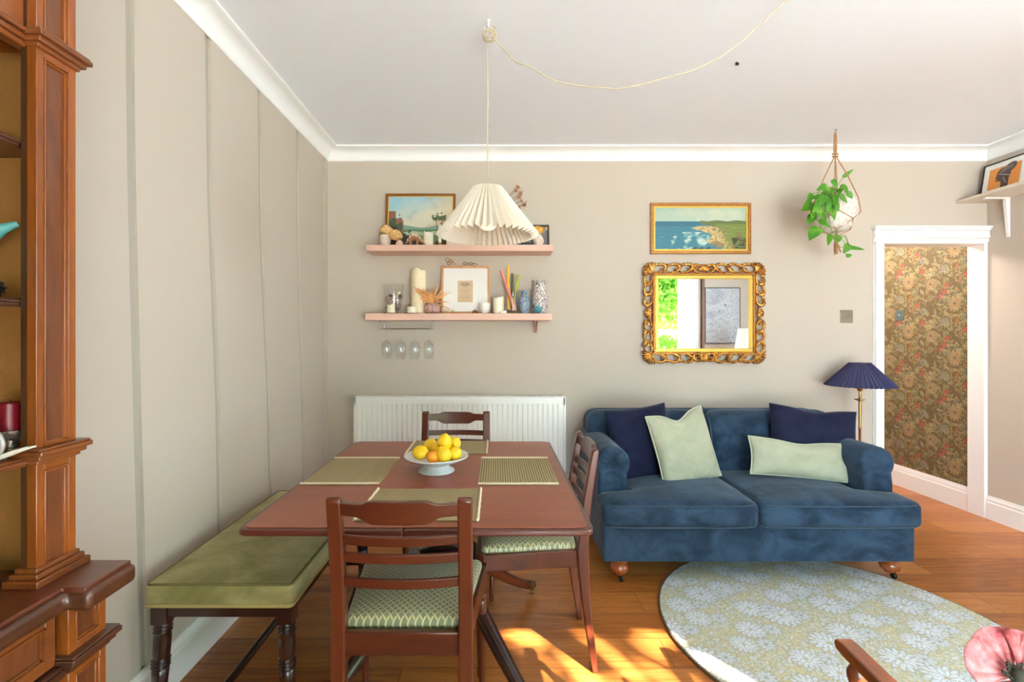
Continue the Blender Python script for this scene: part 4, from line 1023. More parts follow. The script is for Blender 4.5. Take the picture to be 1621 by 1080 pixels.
# blue and white small vase
def dotted(name, base, cols, scale, thr=0.5):
    m = Mat(name); v = m.n('ShaderNodeTexVoronoi', Vector=m.co, Scale=scale); nz = m.noise(m.co, scale * 0.8, 1, 0.5, 1.5)
    st = [(0.0, lin(cols[0]))]; n = len(cols)
    st = [(0.30 + 0.4 * i / n, lin(c)) for i, c in enumerate(cols)]
    c1 = m.ramp(nz, st); nd = c1.node; nd.color_ramp.interpolation = 'CONSTANT'
    f = m.math('GREATER_THAN', m.math('ABSOLUTE', m.math('SINE', m.math('MULTIPLY', nz, 16.0))), thr)
    m.base(m.mix(f, c1, lin(base))); m.set(Roughness=0.25); return m.m
vx = (830 - 786) * 3.37 / F
m = MB(); m.lathe([(0, 0), (0.025, 0), (0.028, 0.01), (0.040, 0.06), (0.041, 0.09), (0.034, 0.115), (0.019, 0.125), (0.018, 0.15), (0.022, 0.158), (0.018, 0.158), (0.014, 0.13), (0, 0.1)], (vx, 3.37, ZL), 28)
tag(m.build('blue_white_vase', dotted('blue white glaze', (150, 168, 182), [(44, 60, 100), (70, 92, 130), (52, 70, 110)], 60, 0.45)), 'small blue and white narrow necked vase beside the taller patterned vase', 'vase')
# tall patterned vase
vx = (854.5 - 786) * 3.41 / F
m = MB(); m.lathe([(0, 0), (0.04, 0), (0.044, 0.006), (0.058, 0.06), (0.060, 0.095), (0.05, 0.15), (0.04, 0.19), (0.041, 0.215), (0.056, 0.228), (0.057, 0.232), (0.052, 0.232), (0.036, 0.21), (0, 0.18)], (vx, 3.41, ZL), 36)
tag(m.build('patterned_vase', dotted('folk painted glaze', (228, 216, 206), [(52, 58, 104), (196, 130, 150), (60, 110, 120), (46, 48, 90)], 40, 0.62)), 'tall flared vase painted with blue and pink scrolls at the right of the lower shelf', 'vase')
p = at(851, 489.5, 3.345); m = MB(); rr = random.Random(4)
c0 = Vector((p.x, 3.345, ZL + 0.026))
m.ball(c0, 0.024, 12)
for k in range(60):
    d = Vector((rr.uniform(-1, 1), rr.uniform(-1, 0.6), rr.uniform(-0.7, 1))).normalized(); m.tube([c0 + d * 0.02, c0 + d * 0.031], [0.006, 0.002], 5)
tag(m.build('flower_ornament', plain('teal beads', (34, 112, 134), 0.5, var=(120, 176, 190), vscale=120)), 'small teal flower shaped ornament in front of the painted vase', 'ornament')
p = at(820, 470, 3.36); m = MB(); m.tube([at(822, 459, 3.36), at(817, 466, 3.36), at(817, 478, 3.36), at(820, 492, 3.36)], [0.002, 0.005, 0.006, 0.002], 8, flat=0.5)
tag(m.build('blue_feather', plain('blue feather', (52, 66, 120), 0.6)), 'dark blue feather between the taper jar and the small blue vase', 'feather')

# wine glass rack and glasses
rk = thing('glass_rack', 'chrome wire wine glass rack fixed under the lower pink shelf', 'rack', (-0.62, 3.40, 1.36))
m = MB(); z1, z0 = 1.415, 1.358
for xo in (-0.80, -0.445):
    m.tube([(xo, 3.34, z1), (xo, 3.34, z0), (xo, 3.46, z0), (xo, 3.46, z1)], 0.0022, 6)
xs = [(p_ - 786) * 3.40 / F for p_ in (612, 634.5, 657, 679)]
for y in (3.345, 3.455): m.tube([(-0.80, y, z0), (-0.445, y, z0)], 0.0022, 6)
for x in xs:
    for dx in (-0.009, 0.009): m.tube([(x + dx, 3.33, z0), (x + dx, 3.46, z0)], 0.0018, 6)
m.build('wire_frame', M_chrome, rk)
prof = [(0, 0.0), (0.032, 0.0), (0.032, -0.002), (0.010, -0.005), (0.0035, -0.012), (0.003, -0.072), (0.006, -0.080), (0.022, -0.090), (0.036, -0.112), (0.040, -0.140), (0.037, -0.175), (0.030, -0.215), (0.0285, -0.215), (0.0355, -0.175), (0.0385, -0.140), (0.0345, -0.112), (0.021, -0.092), (0, -0.084)]
first = None
for i, x in enumerate(xs):
    lab = ['leftmost wine glass', 'second wine glass from the left', 'third wine glass from the left', 'rightmost wine glass'][i] + ' hanging upside down in the rack'
    if first is None:
        m = MB(); m.lathe(prof[::1], (0, 0, 0), 28); first = m.build('wine_glass', M_glass); first.location = (x, 3.40, 1.3645); tag(first, lab, 'wine glass', 'hanging wine glasses')
        base_z = first.location.z; mn = min(v.co.z for v in first.data.vertices); first.location.z = 1.3625 - (max(v.co.z for v in first.data.vertices))
    else:
        c = first.copy(); COL.objects.link(c); c.location = (x, 3.40, first.location.z); c['label'] = lab

# ------------------------------------------------------------------ pendant lamp
LX, LY = -0.038, 2.07
pl = thing('pendant_lamp', 'white pleated pendant lampshade on a braided cord over the table', 'lamp', (LX, LY, 1.73))
NP = 46
def pleat(mb, cx, cy, zt, rt, zb, rb, amp_t, amp_b, n, levels=8):
    def fn(u, v):
        k = u * n * 2; tri = (k % 2); a = u * 2 * PI
        s_ = 1 if int(round(k)) % 2 == 0 else -1
        r = rt + (rb - rt) * v; amp = amp_t + (amp_b - amp_t) * v
        z = zt + (zb - zt) * v + (s_ * amp * 0.35 * v)
        return (cx + (r + s_ * amp) * math.cos(a), cy + (r + s_ * amp) * math.sin(a), z)
    mb.grid(fn, n * 2, levels, wrapu=True)
m = MB(); pleat(m, LX, LY, 1.936, 0.060, 1.730, 0.205, 0.0045, 0.0140, NP)
o = m.build('lamp_shade', M_shade, pl, smooth=False)
sm = o.modifiers.new('thickness', 'SOLIDIFY'); sm.thickness = 0.0012
m = MB(); m.lathe([(0, 0.02), (0.018, 0.02), (0.02, 0), (0.02, -0.05), (0.016, -0.055), (0, -0.055)], (LX, LY, 1.925), 20); m.tube([(LX + 0.058 * math.cos(a), LY + 0.058 * math.sin(a), 1.934) for a in arc(23, 0, 345)], 0.0015, 5, True)
for a in (0.3, 2.4, 4.5): m.tube([(LX, LY, 1.934), (LX + 0.058 * math.cos(a), LY + 0.058 * math.sin(a), 1.934)], 0.0015, 5)
m.build('lamp_holder', M_white, pl)
m = MB(); m.lathe([(0, -0.115), (0.02, -0.111), (0.036, -0.098), (0.0445, -0.075), (0.0455, -0.06), (0.04, -0.038), (0.026, -0.016), (0.015, 0.0), (0.014, 0.02), (0, 0.02)], (LX, LY, 1.868), 28); m.build('bulb', M_lampbulb, pl)
hook = Vector((LX + 0.008, LY, 2.612))
m = MB(); m.tube([(LX + 0.001 * math.sin(k * 1.1), LY, 1.94 + (2.585 - 1.94) * k / 12) for k in range(13)], 0.0024, 6)
sw = [(778, 55.5), (786, 66), (798.5, 79.6), (810, 93), (819, 100), (835.5, 103.7), (848, 111), (861.5, 120.4), (880, 128), (898.5, 133), (920, 136), (939, 137.8), (976, 140.7), (1013, 135), (1050, 124), (1087, 115), (1115, 103), (1143, 89), (1180, 61), (1213, 29.6), (1246.7, 0), (1275, -27)]
pts = []
for px, py in sw:
    Yd = 2.07 - 0.22 * (px - 778) / (1247 - 778); pts.append(at(px, py, Yd))
m.tube([hook + Vector((0.0, 0, -0.03))] + pts + [Vector((pts[-1].x + 0.12, pts[-1].y, ZC - 0.004))], 0.0026, 6)
# loose knot at the hook
for k in range(5):
    c0 = hook + Vector((-0.008 + 0.006 * (k % 3), 0.004 * k - 0.01, -0.026 - 0.005 * (k % 2))); rr_k = 0.020 + 0.003 * (k % 3)
    m.tube([c0 + Vector((rr_k * math.cos(a), 0.008 * math.sin(a + k), rr_k * math.sin(a))) for a in arc(17, 0, 340)], 0.0026, 6, True)
c0 = hook + Vector((0.018, 0, -0.004)); m.tube([c0 + Vector((0.008 * math.cos(a), 0, 0.016 * math.sin(a))) for a in arc(15, 0, 338)], 0.0026, 6, True)
m.build('cord', M_cord, pl)
m = MB(); m.lathe([(0, 0), (0.009, 0), (0.009, -0.004), (0, -0.005)], (LX + 0.004, LY, ZC), 14); m.tube([(LX + 0.004, LY, ZC - 0.003), (LX + 0.004, LY, ZC - 0.02)] + [(LX - 0.004 + 0.010 * math.cos(a), LY, ZC - 0.032 + 0.010 * math.sin(a)) for a in arc(10, 60, -200)], 0.002, 6); m.build('ceiling_hook', M_white, pl)
p = at(1166, 99, 2.39); m = MB(); m.lathe([(0, 0), (0.006, 0), (0.005, -0.004), (0, -0.005)], (p.x, 2.39, ZC), 10); m.box((p.x - 0.004, 2.385, ZC - 0.012), (p.x + 0.010, 2.395, ZC - 0.004)); tag(m.build('ceiling_screw', M_dark_metal), 'tiny dark screw in the ceiling right of the hanging cord', 'screw')

# ------------------------------------------------------------------ mirror
mr = thing('wall_mirror', 'rectangular mirror in a pierced carved gilt frame above the sofa', 'mirror', (1.475, 3.49, 1.115))
gx0, gx1, gz0, gz1 = 1.155, 1.800, 1.220, 1.716
m = MB(); m.box((gx0 - 0.005, 3.472, gz0 - 0.005), (gx1 + 0.005, 3.480, gz1 + 0.005)); m.build('mirror_glass', M_mirror, mr, smooth=False)
def ring_frame(mb, a0, a1, b0, b1, wd, y0, y1):
    mb.box((a0, y0, b0), (a1, y1, b0 + wd)); mb.box((a0, y0, b1 - wd), (a1, y1, b1)); mb.box((a0, y0, b0 + wd), (a0 + wd, y1, b1 - wd)); mb.box((a1 - wd, y0, b0 + wd), (a1, y1, b1 - wd))
m = MB(); ring_frame(m, gx0 - 0.026, gx1 + 0.026, gz0 - 0.026, gz1 + 0.026, 0.026, 3.462, 3.484); m.build('inner_frame', M_giltflat, mr, bevel=0.004)
m = MB(); ring_frame(m, gx0 - 0.042, gx1 + 0.042, gz0 - 0.042, gz1 + 0.042, 0.016, 3.458, 3.488); m.build('red_gilt_band', M_giltred, mr, bevel=0.004)
m = MB()
def bead_line(a, b, n):
    for k in range(n): t_ = (k + 0.5) / n; m.ball(Vector(a).lerp(Vector(b), t_), 0.0045, 6)
X0, X1, Z0, Z1 = gx0 - 0.031, gx1 + 0.031, gz0 - 0.031, gz1 + 0.031
bead_line((X0, 3.458, Z0), (X1, 3.458, Z0), 62); bead_line((X0, 3.458, Z1), (X1, 3.458, Z1), 62); bead_line((X0, 3.458, Z0), (X0, 3.458, Z1), 48); bead_line((X1, 3.458, Z0), (X1, 3.458, Z1), 48)
m.build('beading', M_giltflat, mr)
m = MB(); OX0, OX1, OZ0, OZ1 = 1.045, 1.908, 1.116, 1.826
yb = 3.468
def scroll(cx, cz, L, W, ang, flip):
    """pierced C-scroll: thick oval ring with a curled inner leaf"""
    pts = []; rs = []
    for k in range(22):
        a = 2 * PI * k / 22; px_ = math.cos(a) * L / 2; pz_ = math.sin(a) * W / 2
        px_ += 0.12 * L * math.sin(a) * flip
        c, s_ = math.cos(ang), math.sin(ang); pts.append((cx + px_ * c - pz_ * s_, yb - 0.006 - 0.008 * (0.5 + 0.5 * math.sin(a * 2)), cz + px_ * s_ + pz_ * c)); rs.append(0.0085 + 0.0035 * math.sin(a + flip))
    m.tube(pts, rs, 8, True)
    c, s_ = math.cos(ang), math.sin(ang)
    curl = []
    for k in range(9):
        t_ = k / 8; rr2 = W * 0.30 * (1 - t_ * 0.75); a = 4.4 * t_ * flip + (-1.2 if flip > 0 else 4.3)
        qx, qz = L * 0.22 * flip + rr2 * math.cos(a), -W * 0.16 + rr2 * math.sin(a); curl.append((cx + qx * c - qz * s_, yb - 0.008, cz + qx * s_ + qz * c))
    m.tube(curl, [0.007, 0.0065, 0.006, 0.006, 0.005, 0.005, 0.0045, 0.005, 0.006], 7)
    qx, qz = -L * 0.5 * flip, W * 0.30; m.ball((cx + qx * c - qz * s_, yb - 0.012, cz + qx * s_ + qz * c), (0.013, 0.010, 0.018), 8, Matrix.Rotation(-ang + flip * 0.6, 3, 'Y'))
def shell(cx, cz, ang, r=0.042, n=7, span=150):
    for k in range(n):
        a = ang + R(-span / 2 + span * k / (n - 1))
        p0 = Vector((cx, yb - 0.012, cz)); p1 = p0 + Vector((math.cos(a) * r, 0.004, math.sin(a) * r))
        m.tube([p0, p0.lerp(p1, 0.5) + Vector((0, -0.008, 0)), p0.lerp(p1, 0.85) + Vector((0, -0.004, 0)), p1], [0.003, 0.0065, 0.0085, 0.005], 7)
    m.ball((cx, yb - 0.014, cz), (0.012, 0.010, 0.010), 8)
bw = 0.066
top_z, bot_z = OZ1 - 0.036, OZ0 + 0.036; lef_x, rig_x = OX0 + 0.034, OX1 - 0.034
hx = [1.155, 1.255, 1.345, 1.605, 1.695, 1.795]
for i, x in enumerate(hx):
    fl = 1 if i < 3 else -1; scroll(x, top_z, 0.092, 0.060, 0, fl); scroll(x, bot_z, 0.092, 0.060, PI, -fl)
for x, z, a in ((1.475, top_z - 0.018, PI / 2), (1.475, bot_z + 0.018, -PI / 2)):
    shell(x, z, a, 0.046, 9); 
    for sx in (-1, 1): scroll(x + sx * 0.045, z + (0.014 if a > 0 else -0.014), 0.058, 0.056, 0, sx)
vz = [1.228, 1.305, 1.378, 1.565, 1.640, 1.715]
for i, z in enumerate(vz):
    fl = 1 if i < 3 else -1; scroll(lef_x, z, 0.078, 0.056, PI / 2, fl); scroll(rig_x, z, 0.078, 0.056, -PI / 2, -fl)
for x, a in ((lef_x + 0.018, PI), (rig_x - 0.018, 0)):
    shell(x, 1.471, a, 0.044, 9)
for x, z, a in ((OX0 + 0.062, OZ1 - 0.062, 135), (OX1 - 0.062, OZ1 - 0.062, 45), (OX0 + 0.062, OZ0 + 0.062, 225), (OX1 - 0.062, OZ0 + 0.062, -45)): shell(x, z, R(a), 0.070, 8, 120)
m.build('carved_border', M_gilt, mr, deg=50)

# ------------------------------------------------------------------ switches
def switch(name, label, c, normal, w2, h2, toggles, mat):
    t = thing(name, label, 'light switch', c)
    q = Vector(normal).to_track_quat('Y', 'Z').to_matrix().to_4x4(); M = Matrix.Translation(c) @ q
    m = MB(); m.box((-w2, 0, -h2), (w2, 0.004, h2), M); m.build('plate', mat, t, bevel=0.0015)
    for dx in toggles:
        m = MB(); m.lathe([(0, 0), (0.007, 0), (0.006, 0.003), (0.003, 0.004), (0.004, 0.016), (0, 0.018)], M=M @ Matrix.Translation((dx, 0.004, 0)) @ Matrix.Rotation(R(-60), 4, 'X'), seg=12); m.build('toggle', M_chrome, t)
    m = MB()
    for dx in (-w2 * 0.82, w2 * 0.82): m.lathe([(0, 0), (0.003, 0), (0.002, 0.001), (0, 0.001)], M=M @ Matrix.Translation((dx, 0.004, 0)) @ Matrix.Rotation(R(-90), 4, 'X'), seg=10)
    m.build('screws', M_chrome, t)
switch('light_switch', 'square brushed metal double toggle switch on the wall left of the doorway', (2.516, YB - 0.0005, 1.449), (0, -1, 0), 0.046, 0.046, (-0.014, 0.014), M_brushed)
switch('light_switch', 'small steel switch plate on the floral hallway wallpaper', (XR - 0.003, 4.255, 1.490), (-1, 0, 0), 0.043, 0.043, (0.0,), plain('blue steel', (120, 140, 144), 0.3, 0.8))

# ------------------------------------------------------------------ picture shelf on the right wall
ps = thing('wall_shelf', 'beige painted shelf high on the right wall above the doorway', 'shelf', (3.41, 3.2, 2.262))
m = MB(); m.box((3.30, 2.55, 2.262), (XR - 0.001, 3.498, 2.279)); m.build('board', plain('beige board', (222, 210, 192), 0.5), ps, bevel=0.001)
for y in (3.352, 2.7):
    m = MB(); m.box((3.36, y - 0.012, 2.254), (XR - 0.001, y + 0.012, 2.262)); m.prism([(XR - 0.001, 1.99), (XR - 0.006, 1.99), (XR - 0.030, 2.22), (XR - 0.03, 2.254), (XR - 0.001, 2.254)], 'Y', y - 0.012, y + 0.012); m.build('shelf_bracket', M_white, ps, bevel=0.002)
t = thing('framed_portrait', 'black framed orange head profile print on the high right shelf', 'picture', (3.46, 3.3, 2.279))
cv = Canvas(0.30, 0.21, 100, 70, (232, 232, 228)); cv.rect(0.035, 0.035, 0.235, 0.175, (222, 146, 74))
cv.ell(0.13, 0.12, 0.045, 0.048, 0.3, (84, 66, 62)); cv.ell(0.165, 0.155, 0.045, 0.028, 0.5, (92, 76, 74)); cv.rect(0.12, 0.035, 0.165, 0.09, (84, 66, 62)); cv.ell(0.088, 0.108, 0.012, 0.007, 0.3, (84, 66, 62)); cv.ell(0.092, 0.088, 0.012, 0.006, 0, (84, 66, 62))
for k in range(5): cv.stroke([(0.11 + 0.016 * k, 0.135 + 0.004 * k), (0.13 + 0.014 * k, 0.175 - 0.002 * k)], 0.0015, (190, 180, 170), 0.8)
cv.stroke([(0.1, 0.13), (0.18, 0.1)], 0.002, (190, 180, 170)); cv.stroke([(0.13, 0.1), (0.15, 0.06)], 0.002, (180, 170, 160))
ang = math.atan2(0.035, 0.226); fH = 0.232; y_far, y_near = 3.452, 3.125; fl = y_far - y_near
Mf = Matrix.Translation((3.435, y_far, 2.279)) @ Matrix.Rotation(ang, 4, 'Y') @ Matrix.Rotation(R(-90), 4, 'Z')
m = MB(); fw = 0.007
for lo, hi in (((0, -0.012, 0), (fl, 0, fw)), ((0, -0.012, fH - fw), (fl, 0, fH)), ((0, -0.012, fw), (fw, 0, fH - fw)), ((fl - fw, -0.012, fw), (fl, 0, fH - fw))): m.box(lo, hi, Mf)
m.build('frame', M_black, t)
m = MB(); m.box((fw, -0.004, fw), (fl - fw, -0.001, fH - fw), Mf); m.build('backing', M_black, t)
Mn = np.array(Mf)
def fn_(x, y):
    X = fw + x / cv.w * (fl - 2 * fw); Z = fw + y / cv.h * (fH - 2 * fw); Yv = np.full_like(X, -0.0055)
    return [Mn[i][0] * X + Mn[i][1] * Yv + Mn[i][2] * Z + Mn[i][3] for i in range(3)]
cv.mesh('print', M_print, fn_, t)

# ------------------------------------------------------------------ rug
rug = thing('rug', 'large round pale floral rug on the oak floor before the sofa', 'rug', (1.508, 2.15, 0))
RX, RYr, RC = 0.752, 0.765, (1.508, 2.15)
m = MB(); m.prism([(RC[0] + RX * math.cos(a), RC[1] + RYr * math.sin(a)) for a in arc(119, 0, 357)], 'Z', 0.001, 0.009); m.build('rug_border', plain('rug edge', (96, 76, 52), 0.9), rug)
cv = Canvas(1.52, 1.54, 400, 400, (206, 196, 158))
rg = random.Random(11)
for k in range(6500):
    x, y, a = rg.uniform(0, 1.52), rg.uniform(0, 1.54), rg.uniform(0, 6.28)
    cv.ell(x, y, rg.uniform(0.014, 0.026), rg.uniform(0.004, 0.008), a, rg.choice([(212, 216, 214), (204, 210, 208), (214, 210, 186), (200, 204, 190)]), 0.95, 0.35, ((172, 164, 124), 0.25))
pos = []
for i in range(9):
    for j in range(9):
        pos.append((0.02 + i * 0.185 + (j % 2) * 0.09 + rg.uniform(-.03, .03), 0.02 + j * 0.185 + (i % 2) * 0.09 + rg.uniform(-.03, .03), rg.uniform(0.055, 0.085)))
for (x, y, r) in pos:
    rot = rg.uniform(0, 1); 
    for ring_r, n, col in ((1.0, 15, (216, 220, 226)), (0.66, 11, (224, 228, 232)), (0.36, 7, (212, 218, 224))):
        for k in range(n):
            a = rot + 2 * PI * k / n + ring_r; cv.ell(x + r * ring_r * 0.62 * math.cos(a), y + r * ring_r * 0.62 * math.sin(a), r * ring_r * 0.42, r * ring_r * 0.13, a, col, 1, 0.3, ((158, 158, 146), 0.22))
    cv.ell(x, y, r * 0.12, r * 0.12, 0, (190, 182, 140))
for (x, y, r) in pos:
    x2, y2 = x + 0.095, y + 0.0; rot = rg.uniform(0, 1)
    for k in range(9):
        a = rot + 2 * PI * k / 9; cv.ell(x2 + 0.022 * math.cos(a), y2 + 0.022 * math.sin(a), 0.018, 0.007, a, (206, 212, 218), 1, 0.3, ((160, 158, 140), 0.25))
cv.mesh('woven_top', M_print, lambda x, y: (RC[0] - 0.76 + x, RC[1] - 0.77 + y, np.full_like(x, 0.0105)), rug, keepmask=lambda X, Y: ((X - 0.76) / (RX - 0.006)) ** 2 + ((Y - 0.77) / (RYr - 0.006)) ** 2 < 1)

# ------------------------------------------------------------------ sofa
sf = thing('sofa', 'dark blue velvet two seat sofa with scroll arms on turned wooden feet', 'sofa', (1.36, 2.95, 0))
SX0, SX1 = 0.550, 2.170
m = MB(); m.soft((SX0 + 0.004, 2.515, 0.135), (SX1 - 0.004, 3.34, 0.345), 0.012, 8, (0, 0.004, 0)); m.build('base', M_sofa, sf)
def tcush(x0, x1, side):
    def warp(p):
        x, y, z = p
        t_ = min(1, max(0, (y - 2.63) / 0.03)); t_ = t_ * t_ * (3 - 2 * t_)
        u = (x - x0) / (x1 - x0)
        if side < 0: x += t_ * 0.185 * (1 - u)
        else: x -= t_ * 0.185 * u
        if y < 2.6: z -= 0.006 * (2.6 - y) / 0.13
        return (x, y, z)
    mb = MB(); mb.soft((x0, 2.465, 0.328), (x1, 3.10, 0.462), 0.034, 14, (0.0, 0.012, 0.026), warp=warp)
    return mb
m = tcush(SX0 - 0.012, 1.338, -1); c1 = m.build('seat_cushion', M_sofa, sf)
m = tcush(1.344, SX1 + 0.002, 1); c2 = m.build('seat_cushion', M_sofa, sf)
for (cc, x0, x1) in ((c1, SX0 - 0.012, 1.338), (c2, 1.344, SX1 + 0.002)):
    m = MB()
    for z in (0.448, 0.340):
        pts = [(x0 + 0.008, 2.60, z)] + [(x0 + 0.012, 2.50, z)] + [(x0 + 0.04, 2.468, z - 0.002)] + [(x0 + (x1 - x0) * k / 10, 2.464 - 0.010 * (1 - (k / 5 - 1) ** 2), z - 0.004) for k in range(1, 10)] + [(x1 - 0.04, 2.468, z - 0.002), (x1 - 0.012, 2.50, z), (x1 - 0.008, 2.60, z)]
        m.tube(pts, 0.0038, 6)
    m.build('piping', M_sofapipe, cc)
# back
def lean(p):
    x, y, z = p; return (x, y + 0.10 * (z - 0.45) - 0.0, z)
m = MB(); m.soft((SX0 + 0.035, 3.20, 0.14), (SX1 - 0.01, 3.385, 0.822), 0.085, 10); m.build('back_frame', M_sofa, sf)
for x0, x1 in ((SX0 + 0.030, 1.342), (1.350, SX1 - 0.002)):
    m = MB(); m.soft((x0, 3.035, 0.40), (x1, 3.235, 0.826), 0.085, 12, (0, 0.012, 0.004), warp=lean); b = m.build('back_cushion', M_sofa, sf)
m = MB(); m.tube([(1.346, 3.028, 0.42), (1.346, 3.030, 0.55), (1.346, 3.045, 0.68), (1.346, 3.075, 0.77), (1.346, 3.13, 0.822), (1.346, 3.2, 0.848)], 0.005, 6); m.build('piping', M_sofapipe, sf)
# arms: rolled top over a straight panel
def armprof(side):
    P = []
    cx, cz, r = 0.0, 0.612, 0.092
    for a in arc(16, -35, 215): P.append((cx + r * 1.02 * math.cos(a), cz + r * math.sin(a)))
    P += [(-0.082, 0.50), (-0.080, 0.14), (0.072, 0.14), (0.074, 0.50)]
    return [(side * x, z) for x, z in P]
for side, cx in ((-1, SX0 + 0.085), (1, SX1 - 0.098)):
    P = armprof(-side)
    m = MB(); ys = [2.665, 2.645, 2.64, 2.643, 2.66, 2.70, 2.8, 2.95, 3.1, 3.2, 3.3]; sc = [0.0, 0.55, 0.82, 0.94, 0.99, 1.0, 1.0, 1.0, 1.0, 1.0, 1.0]
    rings = []
    for y, s_ in zip(ys, sc):
        ring = []
        for (x, z) in P:
            zc = 0.60 if z > 0.5 else z
            kx = cx + x * (0.5 + 0.5 * s_) if z <= 0.5 else cx + x * s_ 
            kz = 0.612 + (z - 0.612) * s_ if z > 0.5 else (z if s_ > 0.5 else 0.5 + (z - 0.5) * (0.6 + 0.4 * s_))
            if s_ == 0.0: kx = cx + x * 0.05; kz = 0.5 + (z - 0.5) * 0.3
            ring.append(m.bm.verts.new((kx, y, kz)))
        rings.append(ring)
    for A, B in zip(rings[:-1], rings[1:]):
        n = len(A)
        for k in range(n): m._f([A[k], A[(k + 1) % n], B[(k + 1) % n], B[k]])
    m._f(rings[0]); m._f(rings[-1])
    a_ = m.build('arm', M_sofa, sf, deg=60)
    # pleat lines over the front of the roll
    m = MB()
    for ang_ in (25, 60, 95, 130, 160):
        a = R(ang_); dx, dz = math.cos(a), math.sin(a)
        m.tube([(cx + dx * 0.035, 2.638, 0.612 + dz * 0.035), (cx + dx * 0.085, 2.646, 0.612 + dz * 0.083), (cx + dx * 0.0945, 2.68, 0.612 + dz * 0.0925), (cx + dx * 0.0945, 2.72, 0.612 + dz * 0.0925)], [0.0014, 0.002, 0.002, 0.0008], 5)
    m.build('pleats', M_sofapipe, a_)
for fx_, fy_ in ((0.655, 2.60), (2.124, 2.628), (0.655, 3.28), (2.10, 3.28)):
    m = MB(); m.lathe([(0, 0.135), (0.046, 0.135), (0.050, 0.122), (0.046, 0.108), (0.036, 0.102), (0.036, 0.098), (0.046, 0.088), (0.050, 0.072), (0.044, 0.054), (0.030, 0.044), (0.026, 0.036), (0, 0.036)], (fx_, fy_, 0), 28); f_o = m.build('foot', M_foot, sf)
    m = MB(); m.lathe([(0, -0.008), (0.014, -0.008), (0.017, -0.003), (0.017, 0.003), (0.014, 0.008), (0, 0.008)], M=Matrix.Translation((fx_ + 0.012, fy_ - 0.012, 0.018)) @ Matrix.Rotation(R(90), 4, 'Y'), seg=18); m.tube([(fx_, fy_, 0.04), (fx_ + 0.006, fy_ - 0.006, 0.034), (fx_ + 0.012, fy_ - 0.012, 0.018)], 0.006, 8); m.build('castor', M_dark_metal, f_o)

def pillow(name, label, c, wd, hh, th, rot, mat, pipe=None, chop=0.0, seed=0):
    t = thing(name, label, 'cushion', (c[0], c[1], c[2] - hh / 2), 0)
    Mx = Matrix.Translation(c) @ Euler([R(a) for a in rot], 'XYZ').to_matrix().to_4x4()
    rr = random.Random(seed); ph = [rr.uniform(0, 6) for _ in range(6)]
    def outline(u, v):
        x = u * (1 - 0.055 * (1 - v * v)) * wd / 2; z = v * (1 - 0.055 * (1 - u * u)) * hh / 2
        if chop and v > 0: z -= chop * (v ** 1.5) * math.exp(-((u - 0.05) / 0.38) ** 2)
        return x, z
    def side(sg):
        def fn(a, b):
            u = -1 + 2 * a; v = -1 + 2 * b; u = math.sin(u * PI / 2); v = math.sin(v * PI / 2)
            x, z = outline(u, v)
            e = (max(0, 1 - u * u)) ** 0.42 * (max(0, 1 - v * v)) ** 0.42
            y = sg * th / 2 * e * (1 - 0.0 * chop) + 0.004 * e * (math.sin(u * 5 + v * 3 + ph[0]) + math.sin(u * 2 - v * 6 + ph[1]))
            if chop: y -= sg * 0.16 * chop * math.exp(-((u - 0.05) / 0.16) ** 2) * max(0, v + 0.1) * e * 4
            return Mx @ Vector((x, y, z))
        return fn
    m = MB(); m.grid(side(1), 26, 26); m.grid(side(-1), 26, 26); bmesh.ops.remove_doubles(m.bm, verts=m.bm.verts, dist=1e-5)
    b = m.build('cover', mat, t, deg=80)
    pts = []
    for k in range(20): pts.append(outline(-1 + 2 * k / 20, -1))
    for k in range(20): pts.append(outline(1, -1 + 2 * k / 20))
    for k in range(20): pts.append(outline(1 - 2 * k / 20, 1))
    for k in range(20): pts.append(outline(-1, 1 - 2 * k / 20))
    m = MB(); m.tube([Mx @ Vector((x, 0, z)) for x, z in pts], 0.0042 if pipe else 0.002, 6, True); m.build('piping', pipe or mat, t)
    return t
pillow('cushion', 'navy velvet square cushion leaning in the left corner of the sofa', (0.885, 2.955, 0.662), 0.42, 0.43, 0.15, (-14, -5, 16), M_navy, seed=1)
pillow('cushion', 'sage green square cushion with piped edge leaning on the navy one', (1.105, 2.875, 0.655), 0.40, 0.42, 0.15, (-16, -7, 18), M_sage, M_sagepipe, 0.05, seed=2)
pillow('cushion', 'navy velvet square cushion in the right corner of the sofa behind the sage one', (1.915, 2.945, 0.66), 0.49, 0.43, 0.15, (-14, 5, -10), M_navy, seed=3, chop=0.02)
pillow('cushion', 'sage green rectangular lumbar cushion on the right half of the sofa', (1.755, 2.83, 0.592), 0.545, 0.215, 0.12, (-18, 4, -6), M_sage, M_sagepipe, 0.018, seed=4)

# ------------------------------------------------------------------ lamp behind the sofa on a small table
stb = thing('side_table', 'small round brown side table behind the right sofa arm', 'table', (2.45, 3.28, 0))
m = MB(); m.lathe([(0, 0), (0.14, 0), (0.145, 0.008), (0.14, 0.018), (0, 0.018)], (2.45, 3.28, 0.497), 36); m.build('table_top', M_mahog_x, stb)
m = MB(); m.lathe([(0, 0.02), (0.02, 0.02), (0.03, 0.12), (0.016, 0.22), (0.018, 0.4), (0.03, 0.497), (0, 0.497)], (2.45, 3.28, 0), 20)
for a in (30, 150, 270):
    d = Vector((math.cos(R(a)), math.sin(R(a)), 0)); m.tube([Vector((2.45, 3.28, 0.12)) + d * 0.02, Vector((2.45, 3.28, 0.08)) + d * 0.08, Vector((2.45, 3.28, 0.012)) + d * 0.13], [0.014, 0.012, 0.009], 8)
m.build('pedestal', M_mahog, stb)
ZT = 0.515; lx, ly = 2.45, 3.28
tl = thing('table_lamp', 'slim brass table lamp with navy pleated shade behind the sofa', 'lamp', (lx, ly, ZT))
